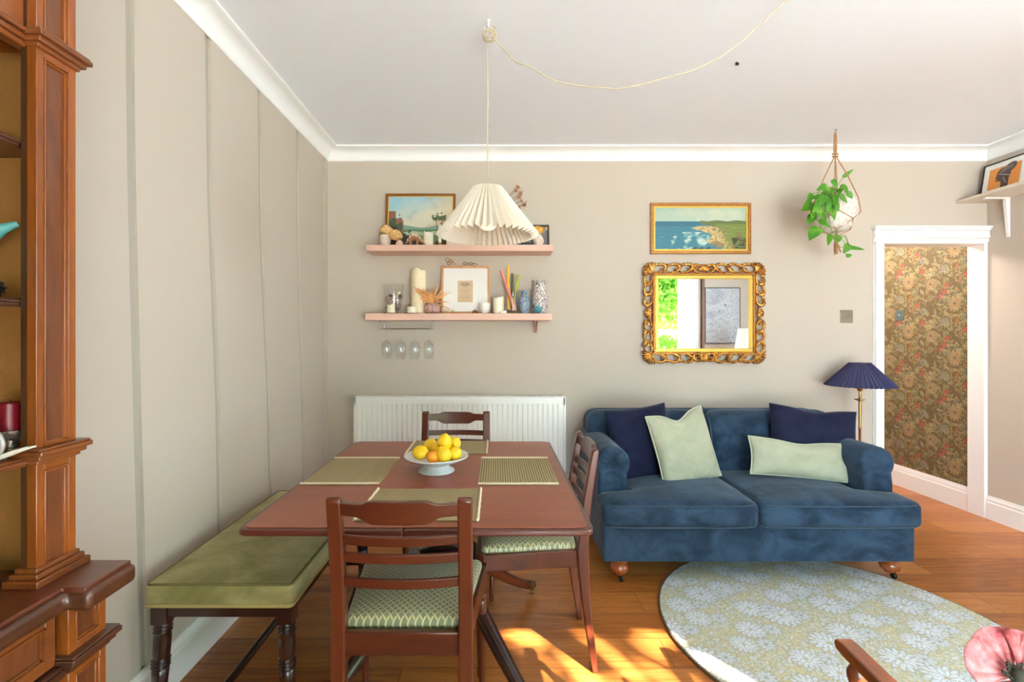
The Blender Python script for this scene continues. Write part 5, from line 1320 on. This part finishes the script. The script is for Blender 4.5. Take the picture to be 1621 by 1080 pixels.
m = MB(); m.lathe([(0, 0), (0.085, 0), (0.085, 0.005), (0.06, 0.010), (0.030, 0.022), (0.018, 0.036), (0.010, 0.045), (0.0085, 0.06), (0.0075, 0.165), (0.011, 0.170), (0.011, 0.176), (0.0075, 0.182), (0.0085, 0.26), (0.009, 0.352), (0.014, 0.356), (0.032, 0.364), (0.032, 0.367), (0.012, 0.365), (0.008, 0.372), (0.008, 0.42), (0.018, 0.432), (0.02, 0.45), (0.012, 0.465), (0, 0.465)], (lx, ly, ZT), 24); m.build('stem', M_brass, tl)
m = MB(); pleat(m, lx, ly, 1.128, 0.060, 0.972, 0.200, 0.003, 0.006, 44, 6); o = m.build('lamp_shade', M_navyshade, tl, smooth=False); sm = o.modifiers.new('thickness', 'SOLIDIFY'); sm.thickness = 0.0012
m = MB()
for a in (0.2, 2.3, 4.4): m.tube([(lx, ly, 1.125), (lx + 0.058 * math.cos(a), ly + 0.058 * math.sin(a), 1.127)], 0.0014, 5)
m.tube([(lx, ly, 0.97), (lx, ly, 1.127)], 0.004, 6); m.build('shade_carrier', M_brass, tl)

# ------------------------------------------------------------------ dining table
dt = thing('dining_table', 'rectangular mahogany dining table with a central seam and pedestal base', 'table', (-0.235, 1.985, 0))
TX0, TX1, TY0, TY1, SE = -0.752, 0.283, 1.393, 2.585, -0.268
def leaf_poly(x0, x1, y0, y1, r, left):
    P = []
    if left: corners = (((x0 + r, y1 - r), 90), ((x0 + r, y0 + r), 180)); P = [(x1, y1)]
    else: corners = (((x1 - r, y0 + r), 270), ((x1 - r, y1 - r), 0)); P = [(x0, y0)]
    for (cx, cy), a0 in corners:
        for a in arc(6, a0, a0 + 90): P.append((cx + r * math.cos(a), cy + r * math.sin(a)))
    P.append((x1, y0) if left else (x0, y1)); return P
for left in (True, False):
    x0, x1 = (TX0, SE - 0.0007) if left else (SE + 0.0007, TX1)
    m = MB(); m.prism(leaf_poly(x0, x1, TY0, TY1, 0.035, left), 'Z', 0.7275, 0.7465); lf = m.build('table_leaf', M_table_edge, dt, bevel=0.006, bseg=3)
    i = 0.016; xa, xb = (x0 + i, x1) if left else (x0, x1 - i)
    m = MB(); m.prism(leaf_poly(xa, xb, TY0 + i, TY1 - i, 0.025, left), 'Z', 0.7464, 0.7495); m.build('leaf_top', M_table, lf, bevel=0.0012)
m = MB()
for lo, hi in (((-0.50, 1.66, 0.69), (0.03, 1.69, 0.7275)), ((-0.50, 2.27, 0.69), (0.03, 2.30, 0.7275)), ((-0.36, 1.69, 0.70), (-0.33, 2.27, 0.7275)), ((-0.13, 1.69, 0.70), (-0.10, 2.27, 0.7275))): m.box(lo, hi)
m.build('apron', M_mahog_x, dt)
pcx, pcy = -0.225, 1.975
m = MB(); m.lathe([(0, 0), (0.085, 0), (0.095, 0.012), (0.09, 0.03), (0.06, 0.042), (0.052, 0.055), (0.068, 0.075), (0.074, 0.1), (0.062, 0.14), (0.04, 0.18), (0.036, 0.22), (0.05, 0.26), (0.06, 0.29), (0.1, 0.30), (0.1, 0.31), (0, 0.31)], (pcx, pcy, 0.415), 32); m.build('pedestal_column', M_darkwood, dt)
m = MB(); m.prism(rrect(pcx - 0.14, pcy - 0.14, pcx + 0.14, pcy + 0.14, 0.02), 'Z', 0.36, 0.415); m.build('platform', M_darkwood, dt, bevel=0.008)
for sx in (-1, 1):
    for sy in (-1, 1):
        p0 = Vector((pcx + sx * 0.10, pcy + sy * 0.11, 0.375)); p3 = Vector((pcx + sx * 0.405, pcy + sy * 0.485, 0.050))
        pts = []
        for k in range(11):
            t_ = k / 10; q = p0.lerp(p3, t_); q.z = 0.050 + (0.375 - 0.050) * ((1 - t_) ** 1.55) + 0.028 * math.sin(PI * t_); pts.append(q)
        m = MB(); m.tube(pts, [0.034 - 0.016 * k / 10 for k in range(11)], 8); lg = m.build('leg', M_darkwood if sy < 0 else M_mahog, dt, deg=50)
        d = (pts[-1] - pts[-2]).normalized()
        m = MB(); m.tube([pts[-1] - d * 0.045, pts[-1] + d * 0.004, pts[-1] + d * 0.012], [0.022, 0.021, 0.014], 10); m.tube([pts[-1], pts[-1] + Vector((0, 0, -0.03))], 0.006, 8)
        m.lathe([(0, -0.007), (0.012, -0.007), (0.014, 0), (0.012, 0.007), (0, 0.007)], M=Matrix.Translation(Vector((pts[-1].x, pts[-1].y, 0.0145))) @ Matrix.Rotation(R(90), 4, 'Y'), seg=16); m.build('brass_castor', plain('dull brass', (120, 96, 60), 0.4, 0.8) if 'dull brass' not in bpy.data.materials else bpy.data.materials['dull brass'], lg)

# placemats
def placemat(label, x0, x1, y0, y1, along, sk=0.0, bump_=0.0):
    """along: 'X' borders on the short ends at x0/x1, 'Y' borders at y0/y1"""
    t = thing('placemat', label, 'placemat', ((x0 + x1) / 2, (y0 + y1) / 2, 0.7495), R(sk), 'woven placemats')
    t['_r'] = 0.0
    z0 = 0.7495
    b = 0.008
    m = MB()
    xa, xb, ya, yb_ = (x0 + b, x1 - b, y0, y1) if along == 'X' else (x0, x1, y0 + b, y1 - b)
    m.soft((xa, ya, z0), (xb, yb_, z0 + 0.0035), 0.0015, 6); m.build('woven_field', M_matx if along == 'X' else M_maty, t)
    for e in (0, 1):
        m = MB()
        if along == 'X':
            x = (x0 + b / 2, x1 - b / 2)[e]; m.tube([(x + 0.0008 * math.sin(k * 2.3), y0 + (y1 - y0) * k / 16, z0 + 0.0048) for k in range(17)], 0.0046, 8)
        else:
            y = (y0 + b / 2, y1 - b / 2)[e]; m.tube([(x0 + (x1 - x0) * k / 16, y + 0.0008 * math.sin(k * 2.3), z0 + 0.0048) for k in range(17)], 0.0046, 8)
        m.build('cream_border', M_matedge, t)
    return t
placemat('olive woven placemat at the left side of the table by the bench', -0.733, -0.438, 1.81, 2.205, 'Y')
placemat('olive ribbed placemat at the right side of the table', -0.069, 0.232, 1.808, 2.205, 'Y')
placemat('olive woven placemat at the near side of the table behind the front chair', -0.430, -0.052, 1.452, 1.757, 'X', 0)
placemat('olive woven placemat at the far side of the table behind the fruit bowl', -0.432, -0.042, 2.283, 2.572, 'X', 0)

# fruit bowl
bx, by = -0.247, 1.998
fb = thing('fruit_bowl', 'white footed ceramic fruit bowl in the middle of the table', 'bowl', (bx, by, 0.7495))
m = MB(); m.lathe([(0, 0.004), (0.066, 0.0), (0.075, 0.002), (0.074, 0.007), (0.056, 0.018), (0.048, 0.028), (0.06, 0.034), (0.095, 0.046), (0.118, 0.058), (0.131, 0.064), (0.131, 0.068), (0.116, 0.065), (0.095, 0.054), (0.06, 0.042), (0, 0.038)], (bx, by, 0.7495), 48); m.build('bowl', plain('patterned white china', (226, 228, 230), 0.25, var=(208, 214, 224), vscale=60), fb)
fr = [((665.6, 716.7), 1.955, 0.029, 0.033, 80, 'lemon', 'lemon at the left side of the fruit bowl'), ((681.9, 706), 2.04, 0.030, 0.030, 20, 'lemon', 'round lemon at the back left of the pile in the bowl'), ((703.7, 700), 1.985, 0.031, 0.034, 10, 'lemon', 'topmost lemon of the pile in the bowl'), ((719.3, 702.5), 2.045, 0.027, 0.029, 40, 'lemon', 'upper right lemon at the back of the bowl'), ((702.2, 720), 1.935, 0.030, 0.034, -25, 'lemon', 'front lemon of the pile beside the orange'), ((719.0, 718.2), 1.975, 0.029, 0.031, 60, 'lemon', 'lemon at the right side of the fruit bowl'), ((692, 711), 1.99, 0.026, 0.028, 0, 'lemon', 'lemon half hidden in the middle of the pile'), ((685.2, 724.0), 1.930, 0.026, 0.026, 0, 'orange', 'orange coloured fruit at the front of the bowl')]
for (pp, Yd, r_, L_, an, kind, lab) in fr:
    p = at(*pp, Yd); m = MB(); Mr = Matrix.Rotation(R(an), 3, 'Y') @ Matrix.Rotation(R(15), 3, 'X')
    b = MB(); n = 16
    prof = []
    for k in range(n + 1):
        a = PI * k / n; r2 = r_ * math.sin(a); z = -L_ * math.cos(a)
        if kind == 'lemon' and (k <= 1 or k >= n - 1): z *= 1.10
        prof.append((r2 if 0 < k < n else 0, z))
    b.lathe(prof, seg=20, M=Matrix.Translation(p) @ Mr.to_4x4()); o = b.build(kind, M_lemon if kind == 'lemon' else M_orange, deg=80); tag(o, lab, kind, 'lemons in the bowl' if kind == 'lemon' else None)

# ------------------------------------------------------------------ dining chairs
def make_chair():
    t = thing('dining_chair', '', 'chair', (0, 0, 0), 0, 'mahogany dining chairs')
    # side profile of the rear leg and post: (y, z, thickness)
    path = [(-0.262, 0.0, 0.024), (-0.245, 0.12, 0.028), (-0.226, 0.26, 0.033), (-0.215, 0.40, 0.042), (-0.213, 0.48, 0.044), (-0.220, 0.58, 0.036), (-0.235, 0.70, 0.032), (-0.252, 0.80, 0.030), (-0.262, 0.858, 0.026)]
    for s_ in (-1, 1):
        f_, b_ = [], []
        for y, z, th in path: f_.append((y + th / 2, z)); b_.append((y - th / 2, z))
        poly = f_ + [(-0.266, 0.868)] + b_[::-1]
        x0, x1 = (-0.198, -0.158) if s_ < 0 else (0.158, 0.198)
        m = MB(); m.prism(poly, 'X', x0, x1); m.build('rear_leg', M_mahog, t, bevel=0.005)
    # shaped top rail and curved slats
    def bow(x): return -0.020 * (1 - (x / 0.165) ** 2)
    def ypost(z): return gy(z, [(p[1], p[0]) for p in path])
    def rail(name, top, bot, th, n=24):
        m = MB(); pr = None
        for k in range(n + 1):
            x = -0.166 + 0.332 * k / n; zt, zb = top(x), bot(x); yc = ypost((zt + zb) / 2) + bow(x); yt_, yb_ = ypost(zt) + bow(x), ypost(zb) + bow(x)
            ring = [m.bm.verts.new(v) for v in ((x, yt_ - th / 2, zt), (x, yt_ + th / 2, zt), (x, yb_ + th / 2, zb), (x, yb_ - th / 2, zb))]
            if pr:
                for j in range(4): m._f([pr[j], pr[(j + 1) % 4], ring[(j + 1) % 4], ring[j]])
            else: m._f(ring)
            pr = ring
        m._f(pr[::-1]); return m.build(name, M_mahog_x, t, bevel=0.003)
    def sstep(a, b, v): v = min(1, max(0, (v - a) / (b - a))); return v * v * (3 - 2 * v)
    def top(x): return 0.850 + 0.010 * (1 - sstep(0.075, 0.105, abs(x)))
    def bot(x): return 0.814 - 0.020 * (1 - sstep(0.070, 0.120, abs(x)))
    rail('top_rail', top, bot, 0.020)
    for zt in (0.757, 0.706, 0.633): rail('slat', (lambda z: lambda x: z)(zt), (lambda z: lambda x: z - 0.028)(zt), 0.013)
    # seat frame
    m = MB(); 
    rearw, frontw = 0.178, 0.228
    m.box((-rearw + 0.012, -0.222, 0.405), (rearw - 0.012, -0.200, 0.472))
    m.box((-frontw + 0.02, 0.178, 0.405), (frontw - 0.02, 0.200, 0.472))
    for s_ in (-1, 1):
        A, B = s_ * (rearw + 0.006), s_ * (frontw); w_ = -s_ * 0.022
        m.prism([(A, -0.198), (A + w_, -0.198), (B + w_, 0.180), (B, 0.180)], 'Z', 0.405, 0.472)
    m.box((-0.17, -0.2, 0.44), (0.17, 0.18, 0.455))
    m.build('seat_frame', M_mahog_x, t, bevel=0.004)
    for s_ in (-1, 1):
        m = MB(); c0 = (s_ * (frontw - 0.016), 0.184)
        m.prism([(c0[0] - 0.017, c0[1] - 0.017), (c0[0] + 0.017, c0[1] - 0.017), (c0[0] + 0.017, c0[1] + 0.017), (c0[0] - 0.017, c0[1] + 0.017)], 'Z', 0.375, 0.474)
        m.lathe([(0.0, 0.375), (0.015, 0.375), (0.013, 0.368), (0.018, 0.362), (0.018, 0.354), (0.013, 0.348), (0.0165, 0.338), (0.0165, 0.30), (0.014, 0.15), (0.0105, 0.04), (0.012, 0.03), (0.011, 0.0), (0, 0)], (c0[0], c0[1], 0), 18); m.build('front_leg', M_mahog, t, bevel=0.002)
    # drop-in seat
    def tp(p):
        x, y, z = p; k = (y + 0.195) / 0.37; return (x * (0.83 + 0.21 * k), y, z)
    m = MB(); m.soft((-0.205, -0.192, 0.455), (0.205, 0.182, 0.498), 0.020, 16, (0, 0, 0.024), warp=tp); m.build('seat_cushion', M_silk, t)
    return t
proto = make_chair()
def place(o, loc, rz, lab): o.location = loc; o.rotation_euler = (0, 0, rz); o['label'] = lab
place(proto, (-0.264, 1.585, 0), 0, 'mahogany dining chair nearest the viewer with its back towards us')
copy_tree(proto, (0.122, 2.076, 0), PI / 2, 'mahogany dining chair at the right side of the table beside the sofa')
copy_tree(proto, (-0.236, 2.585, 0), PI, 'mahogany dining chair at the far side of the table before the radiator')

# ------------------------------------------------------------------ bench along the left wall
bn = thing('bench', 'long green velvet upholstered bench with dark turned legs along the left wall', 'bench', (-0.908, 2.08, 0))
BX0, BX1, BY0, BY1 = -1.15, -0.668, 1.588, 2.565
m = MB(); m.soft((BX0, BY0, 0.418), (BX1, BY1, 0.492), 0.014, 14, (0, 0, 0.020)); bc = m.build('seat_cushion', M_bench, bn)
m = MB(); m.tube([(x, y, 0.4895) for x, y in rrect(BX0 + 0.004, BY0 + 0.004, BX1 - 0.004, BY1 - 0.004, 0.012, 3)], 0.0042, 6, True); m.build('piping', plain('green piping', (108, 100, 56), 0.8), bc)
m = MB(); m.tube([(x, y, 0.421) for x, y in rrect(BX0 + 0.002, BY0 + 0.002, BX1 - 0.002, BY1 - 0.002, 0.012, 3)], 0.0062, 6, True); m.build('braid_trim', M_braid, bc)
m = MB(); m.box((BX0 + 0.02, BY0 + 0.012, 0.378), (BX1 - 0.012, BY0 + 0.04, 0.420)); m.box((BX0 + 0.02, BY1 - 0.04, 0.378), (BX1 - 0.012, BY1 - 0.012, 0.420)); m.box((BX0 + 0.02, BY0 + 0.04, 0.378), (BX0 + 0.045, BY1 - 0.04, 0.420)); m.box((BX1 - 0.04, BY0 + 0.04, 0.378), (BX1 - 0.012, BY1 - 0.04, 0.420)); m.build('frame', M_darkwood, bn, bevel=0.003)
legp = [(0, 0), (0.014, 0), (0.018, 0.02), (0.020, 0.05), (0.024, 0.16), (0.026, 0.195), (0.022, 0.2), (0.029, 0.206), (0.024, 0.212), (0.029, 0.218), (0.024, 0.224), (0.029, 0.230), (0.024, 0.236), (0.026, 0.245), (0.027, 0.30), (0.025, 0.318), (0.029, 0.324), (0.024, 0.330), (0.029, 0.336), (0.024, 0.342), (0.029, 0.348), (0.025, 0.354), (0.026, 0.36), (0, 0.36)]
for sx, sy in ((0, 0), (1, 0), (0, 1), (1, 1)):
    tx_, ty_ = (BX0 + 0.040, BX1 - 0.03)[sx], (BY0 + 0.034, BY1 - 0.034)[sy]
    fx_ = tx_ - (0.022 if sx == 0 else -0.002); fy_ = ty_
    m = MB(); m.lathe(legp, seg=20, M=Matrix.Translation((fx_, fy_, 0)) @ Matrix.Shear('XY', 4, ((tx_ - fx_) / 0.36, 0)))
    m.box((tx_ - 0.026, ty_ - 0.026, 0.355), (tx_ + 0.026, ty_ + 0.026, 0.420)); m.build('leg', M_darkwood, bn, deg=50)
m = MB(); m.tube([(-0.912, BY0 + 0.034, 0.125), (-0.912, BY1 - 0.034, 0.125)], 0.0145, 12)
for y in (BY0 + 0.034, BY1 - 0.034): m.tube([(BX0 + 0.03, y, 0.125), (-0.912, y, 0.125), (BX1 - 0.03, y, 0.125)], [0.011, 0.016, 0.011], 12)
m.build('stretcher', M_darkwood, bn)

# ------------------------------------------------------------------ armchair and poppy in the near right corner
ac = thing('armchair', 'open wooden armchair whose arm reaches in at the bottom right', 'chair', (1.05, 0.8, 0))
for x in (0.766, 1.334):
    m = MB(); pts = [(1.080, 0.626), (1.076, 0.634), (1.055, 0.636), (0.98, 0.630), (0.85, 0.622), (0.70, 0.625), (0.60, 0.632), (0.60, 0.606), (0.70, 0.598), (0.85, 0.596), (0.98, 0.604), (1.05, 0.608), (1.074, 0.612)]
    m.prism(pts, 'X', x - 0.019, x + 0.019); a_ = m.build('arm', M_arm, ac, bevel=0.007, bseg=3)
    m = MB(); m.lathe([(0, 0), (0.014, 0), (0.016, 0.05), (0.02, 0.2), (0.02, 0.40), (0.014, 0.42), (0.018, 0.44), (0.018, 0.54), (0.013, 0.56), (0.018, 0.575), (0.018, 0.588), (0.012, 0.60), (0.012, 0.608), (0, 0.61)], (x, 1.035, 0), 18); m.build('front_leg', M_arm, ac)
    m = MB(); m.tube([(x + (0.0), 0.58, 0), (x, 0.60, 0.3), (x, 0.61, 0.62), (x, 0.56, 0.84)], [0.014, 0.018, 0.018, 0.012], 10); m.build('rear_leg', M_arm, ac)
m = MB(); m.box((0.78, 0.60, 0.36), (1.32, 1.05, 0.40)); m.build('seat_frame', M_arm, ac, bevel=0.004)
m = MB(); m.soft((0.79, 0.61, 0.40), (1.31, 1.045, 0.46), 0.025, 8, (0, 0, 0.02)); m.build('seat_cushion', M_silk, ac)
m = MB(); m.box((0.766, 0.556, 0.76), (1.334, 0.582, 0.82)); m.build('top_rail', M_arm, ac, bevel=0.006)

pcx_, pcy_ = 0.585, 0.545
ft = thing('flower_table', 'small round table carrying the poppy vase just below the view', 'table', (0.585, 0.545, 0))
m = MB(); m.lathe([(0, 0), (0.11, 0), (0.115, 0.01), (0.11, 0.02), (0, 0.02)], (pcx_, pcy_, 0.54), 32); m.lathe([(0, 0.0), (0.09, 0.0), (0.09, 0.012), (0.015, 0.03), (0.012, 0.54), (0, 0.54)], (pcx_, pcy_, 0), 24); m.build('table_top', M_mahog, ft)
vs = thing('poppy_vase', 'pink poppy with dark centre in the bottom right corner', 'flowers', (pcx_, pcy_, 0.56))
m = MB(); m.lathe([(0, 0), (0.03, 0), (0.036, 0.04), (0.03, 0.1), (0.014, 0.14), (0.016, 0.16), (0.012, 0.16), (0, 0.12)], (pcx_, pcy_, 0.56), 24); m.build('vase', M_cer, vs)
hc = at(1610, 1074, 0.545)
m = MB(); m.tube([(pcx_, pcy_, 0.60), (pcx_, pcy_, 0.76), hc + Vector((0, 0, -0.03))], 0.0022, 8); m.build('stem', plain('poppy stem', (92, 120, 60), 0.7), vs)
_m = Mat('poppy petal'); w1 = _m.noise(_m.map((1, 1, 1)), 60, 4, 0.6); _m.base(_m.ramp(w1, [(0.34, lin((176, 70, 74))), (0.66, lin((232, 150, 152)))])); _m.set(Roughness=0.7, Sheen__Weight=0.3)
tilt = Matrix.Translation(hc) @ Vector((-0.42, -0.62, 0.62)).to_track_quat('Z', 'Y').to_matrix().to_4x4()
for k in range(6):
    a0 = k * PI / 3
    def fn(u, v, a0=a0, k=k):
        a = a0 + (u - 0.5) * 1.55 * (0.45 + 0.55 * v); r = 0.047 * v * (1 - 0.12 * (2 * u - 1) ** 2)
        z = 0.022 * v * v + 0.0022 * math.sin(u * 22 + k) * v + (0.003 if k % 2 else 0)
        return tilt @ Vector((r * math.cos(a), r * math.sin(a), z))
    m = MB(); m.grid(fn, 26, 8); o = m.build('petal', _m.m, vs, deg=80); sm = o.modifiers.new('thickness', 'SOLIDIFY'); sm.thickness = 0.0008
m = MB(); m.ball(tilt @ Vector((0, 0, 0.008)), (0.0085, 0.0085, 0.009), 12)
for k in range(40):
    a = k * 2.4; r = 0.010 + 0.004 * (k % 3) / 2; m.tube([tilt @ Vector((0, 0, 0.006)), tilt @ Vector((r * math.cos(a), r * math.sin(a), 0.014))], [0.0006, 0.0012], 4)
m.build('flower_centre', plain('poppy centre', (58, 60, 44), 0.8), vs)

# ------------------------------------------------------------------ hanging plant
HX, HY = 2.2, 3.16
hg = thing('macrame_hanger', 'knotted brown rope plant hanger suspended from the ceiling by the doorway', 'hanger', (HX, HY, 1.83))
pot_c = Vector((2.205, HY, 2.11)); kn_ = Vector((HX, HY, 2.485))
m = MB()
for k in range(6): a = k * PI / 3; m.tube([(HX + 0.006 * math.cos(a), HY + 0.006 * math.sin(a), ZC - 0.03), (HX + 0.009 * math.cos(a), HY + 0.008 * math.sin(a), 2.56), (HX + 0.007 * math.cos(a), HY + 0.006 * math.sin(a), 2.49)], 0.0035, 6)
m.tube([(HX, HY, ZC - 0.03), (HX, HY, ZC - 0.012)], 0.003, 6)
for k in range(4):
    a = PI / 4 + k * PI / 2 + 0.25; d = Vector((math.cos(a), math.sin(a), 0)); d2 = Vector((math.cos(a + PI / 4), math.sin(a + PI / 4), 0)); d3 = Vector((math.cos(a - PI / 4), math.sin(a - PI / 4), 0))
    P0 = kn_; P1 = Vector((pot_c.x, HY, 2.19)) + d * 0.118; P2 = Vector((pot_c.x, HY, 2.10)) + d * 0.131
    m.tube([P0, P0.lerp(P1, 0.5) + d * 0.006, P1, P2], 0.0038, 6)
    for dd in (d2, d3): m.tube([P2, Vector((pot_c.x, HY, 2.045)) + dd * 0.118], 0.0030, 6); m.tube([Vector((pot_c.x, HY, 2.045)) + dd * 0.118, Vector((pot_c.x, HY, 1.99)) + d * 0.075, Vector((pot_c.x, HY, 1.955))], 0.0030, 6)
m.build('ropes', M_jute, hg)
m = MB(); 
for z_ in (2.475, 2.49): m.tube([(HX + 0.014 * math.cos(a), HY + 0.014 * math.sin(a), z_ + 0.004 * math.sin(a)) for a in arc(15, 0, 338)], 0.0055, 6, True)
m.ball((pot_c.x, HY, 1.95), (0.016, 0.016, 0.018), 10); m.build('knot', M_jute, hg)
m = MB(); rr = random.Random(3)
for k in range(16): a = rr.uniform(0, 6.28); m.tube([(pot_c.x, HY, 1.955), (pot_c.x + 0.010 * math.cos(a), HY + 0.010 * math.sin(a), 1.90), (pot_c.x + 0.022 * math.cos(a) + 0.012, HY + 0.018 * math.sin(a), 1.845 + rr.uniform(-0.01, 0.02))], 0.0026, 5)
m.build('tassel', M_jute, hg)
m = MB(); m.lathe([(0, 0), (0.010, 0), (0.010, -0.003), (0, -0.004)], (HX + 0.004, HY, ZC), 12); m.tube([(HX + 0.004, HY, ZC), (HX + 0.004, HY, ZC - 0.012), (HX + 0.010, HY, ZC - 0.022), (HX, HY, ZC - 0.032), (HX - 0.008, HY, ZC - 0.022)], 0.0022, 6); m.build('ceiling_hook', M_chrome, hg)
pp = thing('potted_pothos', 'trailing green pothos in a round white pot held by the rope hanger', 'plant', (pot_c.x, HY, 1.975))
m = MB(); m.lathe([(0, 0), (0.05, 0), (0.09, 0.025), (0.114, 0.07), (0.122, 0.12), (0.116, 0.17), (0.104, 0.20), (0.096, 0.20), (0.108, 0.17), (0.110, 0.12), (0, 0.12)], (pot_c.x, HY, 1.985), 36); m.build('pot', plain('matt white pot', (196, 184, 172), 0.5, var=(232, 226, 220), vscale=45), pp)
m = MB(); m.lathe([(0, 0), (0.104, 0), (0.104, 0.008), (0, 0.012)], (pot_c.x, HY, 2.14), 24); m.build('soil', plain('soil', (52, 38, 28), 0.95), pp)
_m = Mat('pothos leaf'); w1 = _m.noise(_m.co, 14, 3, 0.6); _m.base(_m.ramp(w1, [(0.32, lin((52, 118, 26))), (0.55, lin((86, 152, 40))), (0.75, lin((158, 196, 80)))])); _m.set(Roughness=0.38, Coat__Weight=0.15)
tr_ = _m.n('ShaderNodeBsdfTranslucent', Color=lin((120, 190, 50))); mx2 = _m.n('ShaderNodeMixShader', Fac=0.2)
_m.t.links.new(_m.b.outputs[0], mx2.inputs[1]); _m.t.links.new(tr_.outputs[0], mx2.inputs[2]); _m.t.links.new(mx2.outputs[0], _m.t.nodes['Material Output'].inputs['Surface'])
leaves = [(285, 505, 85, 200), (385, 475, 72, 300), (462, 518, 92, 300), (195, 585, 80, 250), (175, 645, 118, 215), (245, 575, 70, 190), (300, 560, 110, 200), (388, 605, 96, 280), (370, 690, 122, 285), (268, 680, 90, 265), (222, 700, 80, 240), (200, 742, 92, 235), (312, 772, 96, 325), (225, 845, 138, 228), (340, 893, 88, 265), (412, 880, 80, 20), (468, 958, 86, 235), (552, 954, 108, 352), (492, 1007, 46, 10), (487, 392, 92, 38), (452, 588, 92, 325), (498, 562, 62, 310), (340, 622, 80, 250), (255, 620, 90, 230), (305, 720, 80, 300), (415, 540, 60, 250), (350, 530, 80, 215), (330, 655, 84, 260), (240, 655, 84, 240), (290, 600, 84, 235), (400, 650, 70, 290), (355, 570, 70, 260)]
m = MB(); st = MB(); rr = random.Random(21)
crown_c = Vector((pot_c.x - 0.03, HY - 0.03, 2.19))
for i, (cx, cy, L_, an) in enumerate(leaves):
    px, py = 1240 + cx / 4.694, 190 + cy / 4.694; out_ = rr.uniform(0.0, 0.05) + (0.15 if 560 < cy < 860 and cx > 220 else 0.08)
    if i == 19: out_ = -0.02
    if cy > 870: out_ = 0.02
    c_ = at(px, py, HY - out_); Lm = L_ / 4.694 * (HY - out_) / F
    d = Vector((math.cos(R(an)), rr.uniform(-0.35, 0.1), math.sin(R(an)))).normalized()
    nrm = Vector((rr.uniform(-0.45, 0.45), -1, rr.uniform(0.0, 0.7))).normalized(); sd_ = d.cross(nrm).normalized(); nrm = sd_.cross(d).normalized()
    half = Lm * (0.34 if i not in (17, 19) else 0.17)
    base_ = c_ - d * Lm * 0.5
    prof_ = [(0.0, 0.0), (-0.06, 0.35), (0.0, 0.72), (0.14, 0.98), (0.3, 1.0), (0.5, 0.84), (0.7, 0.56), (0.86, 0.27), (1.0, 0.0)]
    mid = [m.bm.verts.new(base_ + d * Lm * max(t_, 0) - nrm * 0.10 * Lm * (t_ * t_)) for t_, _ in prof_]
    for sg in (-1, 1):
        ed = [m.bm.verts.new(base_ + d * Lm * t_ + sd_ * sg * half * w_ + nrm * (0.16 * half * w_ - 0.10 * Lm * t_ * abs(t_))) for t_, w_ in prof_[1:-1]]
        for k in range(len(ed) - 1): m._f([mid[k + 1], mid[k + 2], ed[k + 1], ed[k]])
        m._f([mid[0], mid[1], ed[0]]); m._f([mid[-2], mid[-1], ed[-1]])
    src = crown_c + Vector((rr.uniform(-0.05, 0.05), rr.uniform(-0.02, 0.02), 0)) if cy < 860 else at(1322, 372, HY - 0.06)
    st.tube([src, src.lerp(base_, 0.5) + Vector((0, -0.03, 0.02)), base_], 0.0018, 5)
m.build('foliage', _m.m, pp, deg=60); st.tube([crown_c + Vector((0, -0.05, 0)), at(1310, 335, HY - 0.17), at(1318, 372, HY - 0.08), at(1330, 392, HY - 0.02), at(1342, 391, HY - 0.02)], 0.002, 5); st.build('stems', plain('pothos stem', (120, 150, 60), 0.6), pp)

for o in bpy.data.objects:
    for k in ('_l', '_r'):
        if k in o: del o[k]
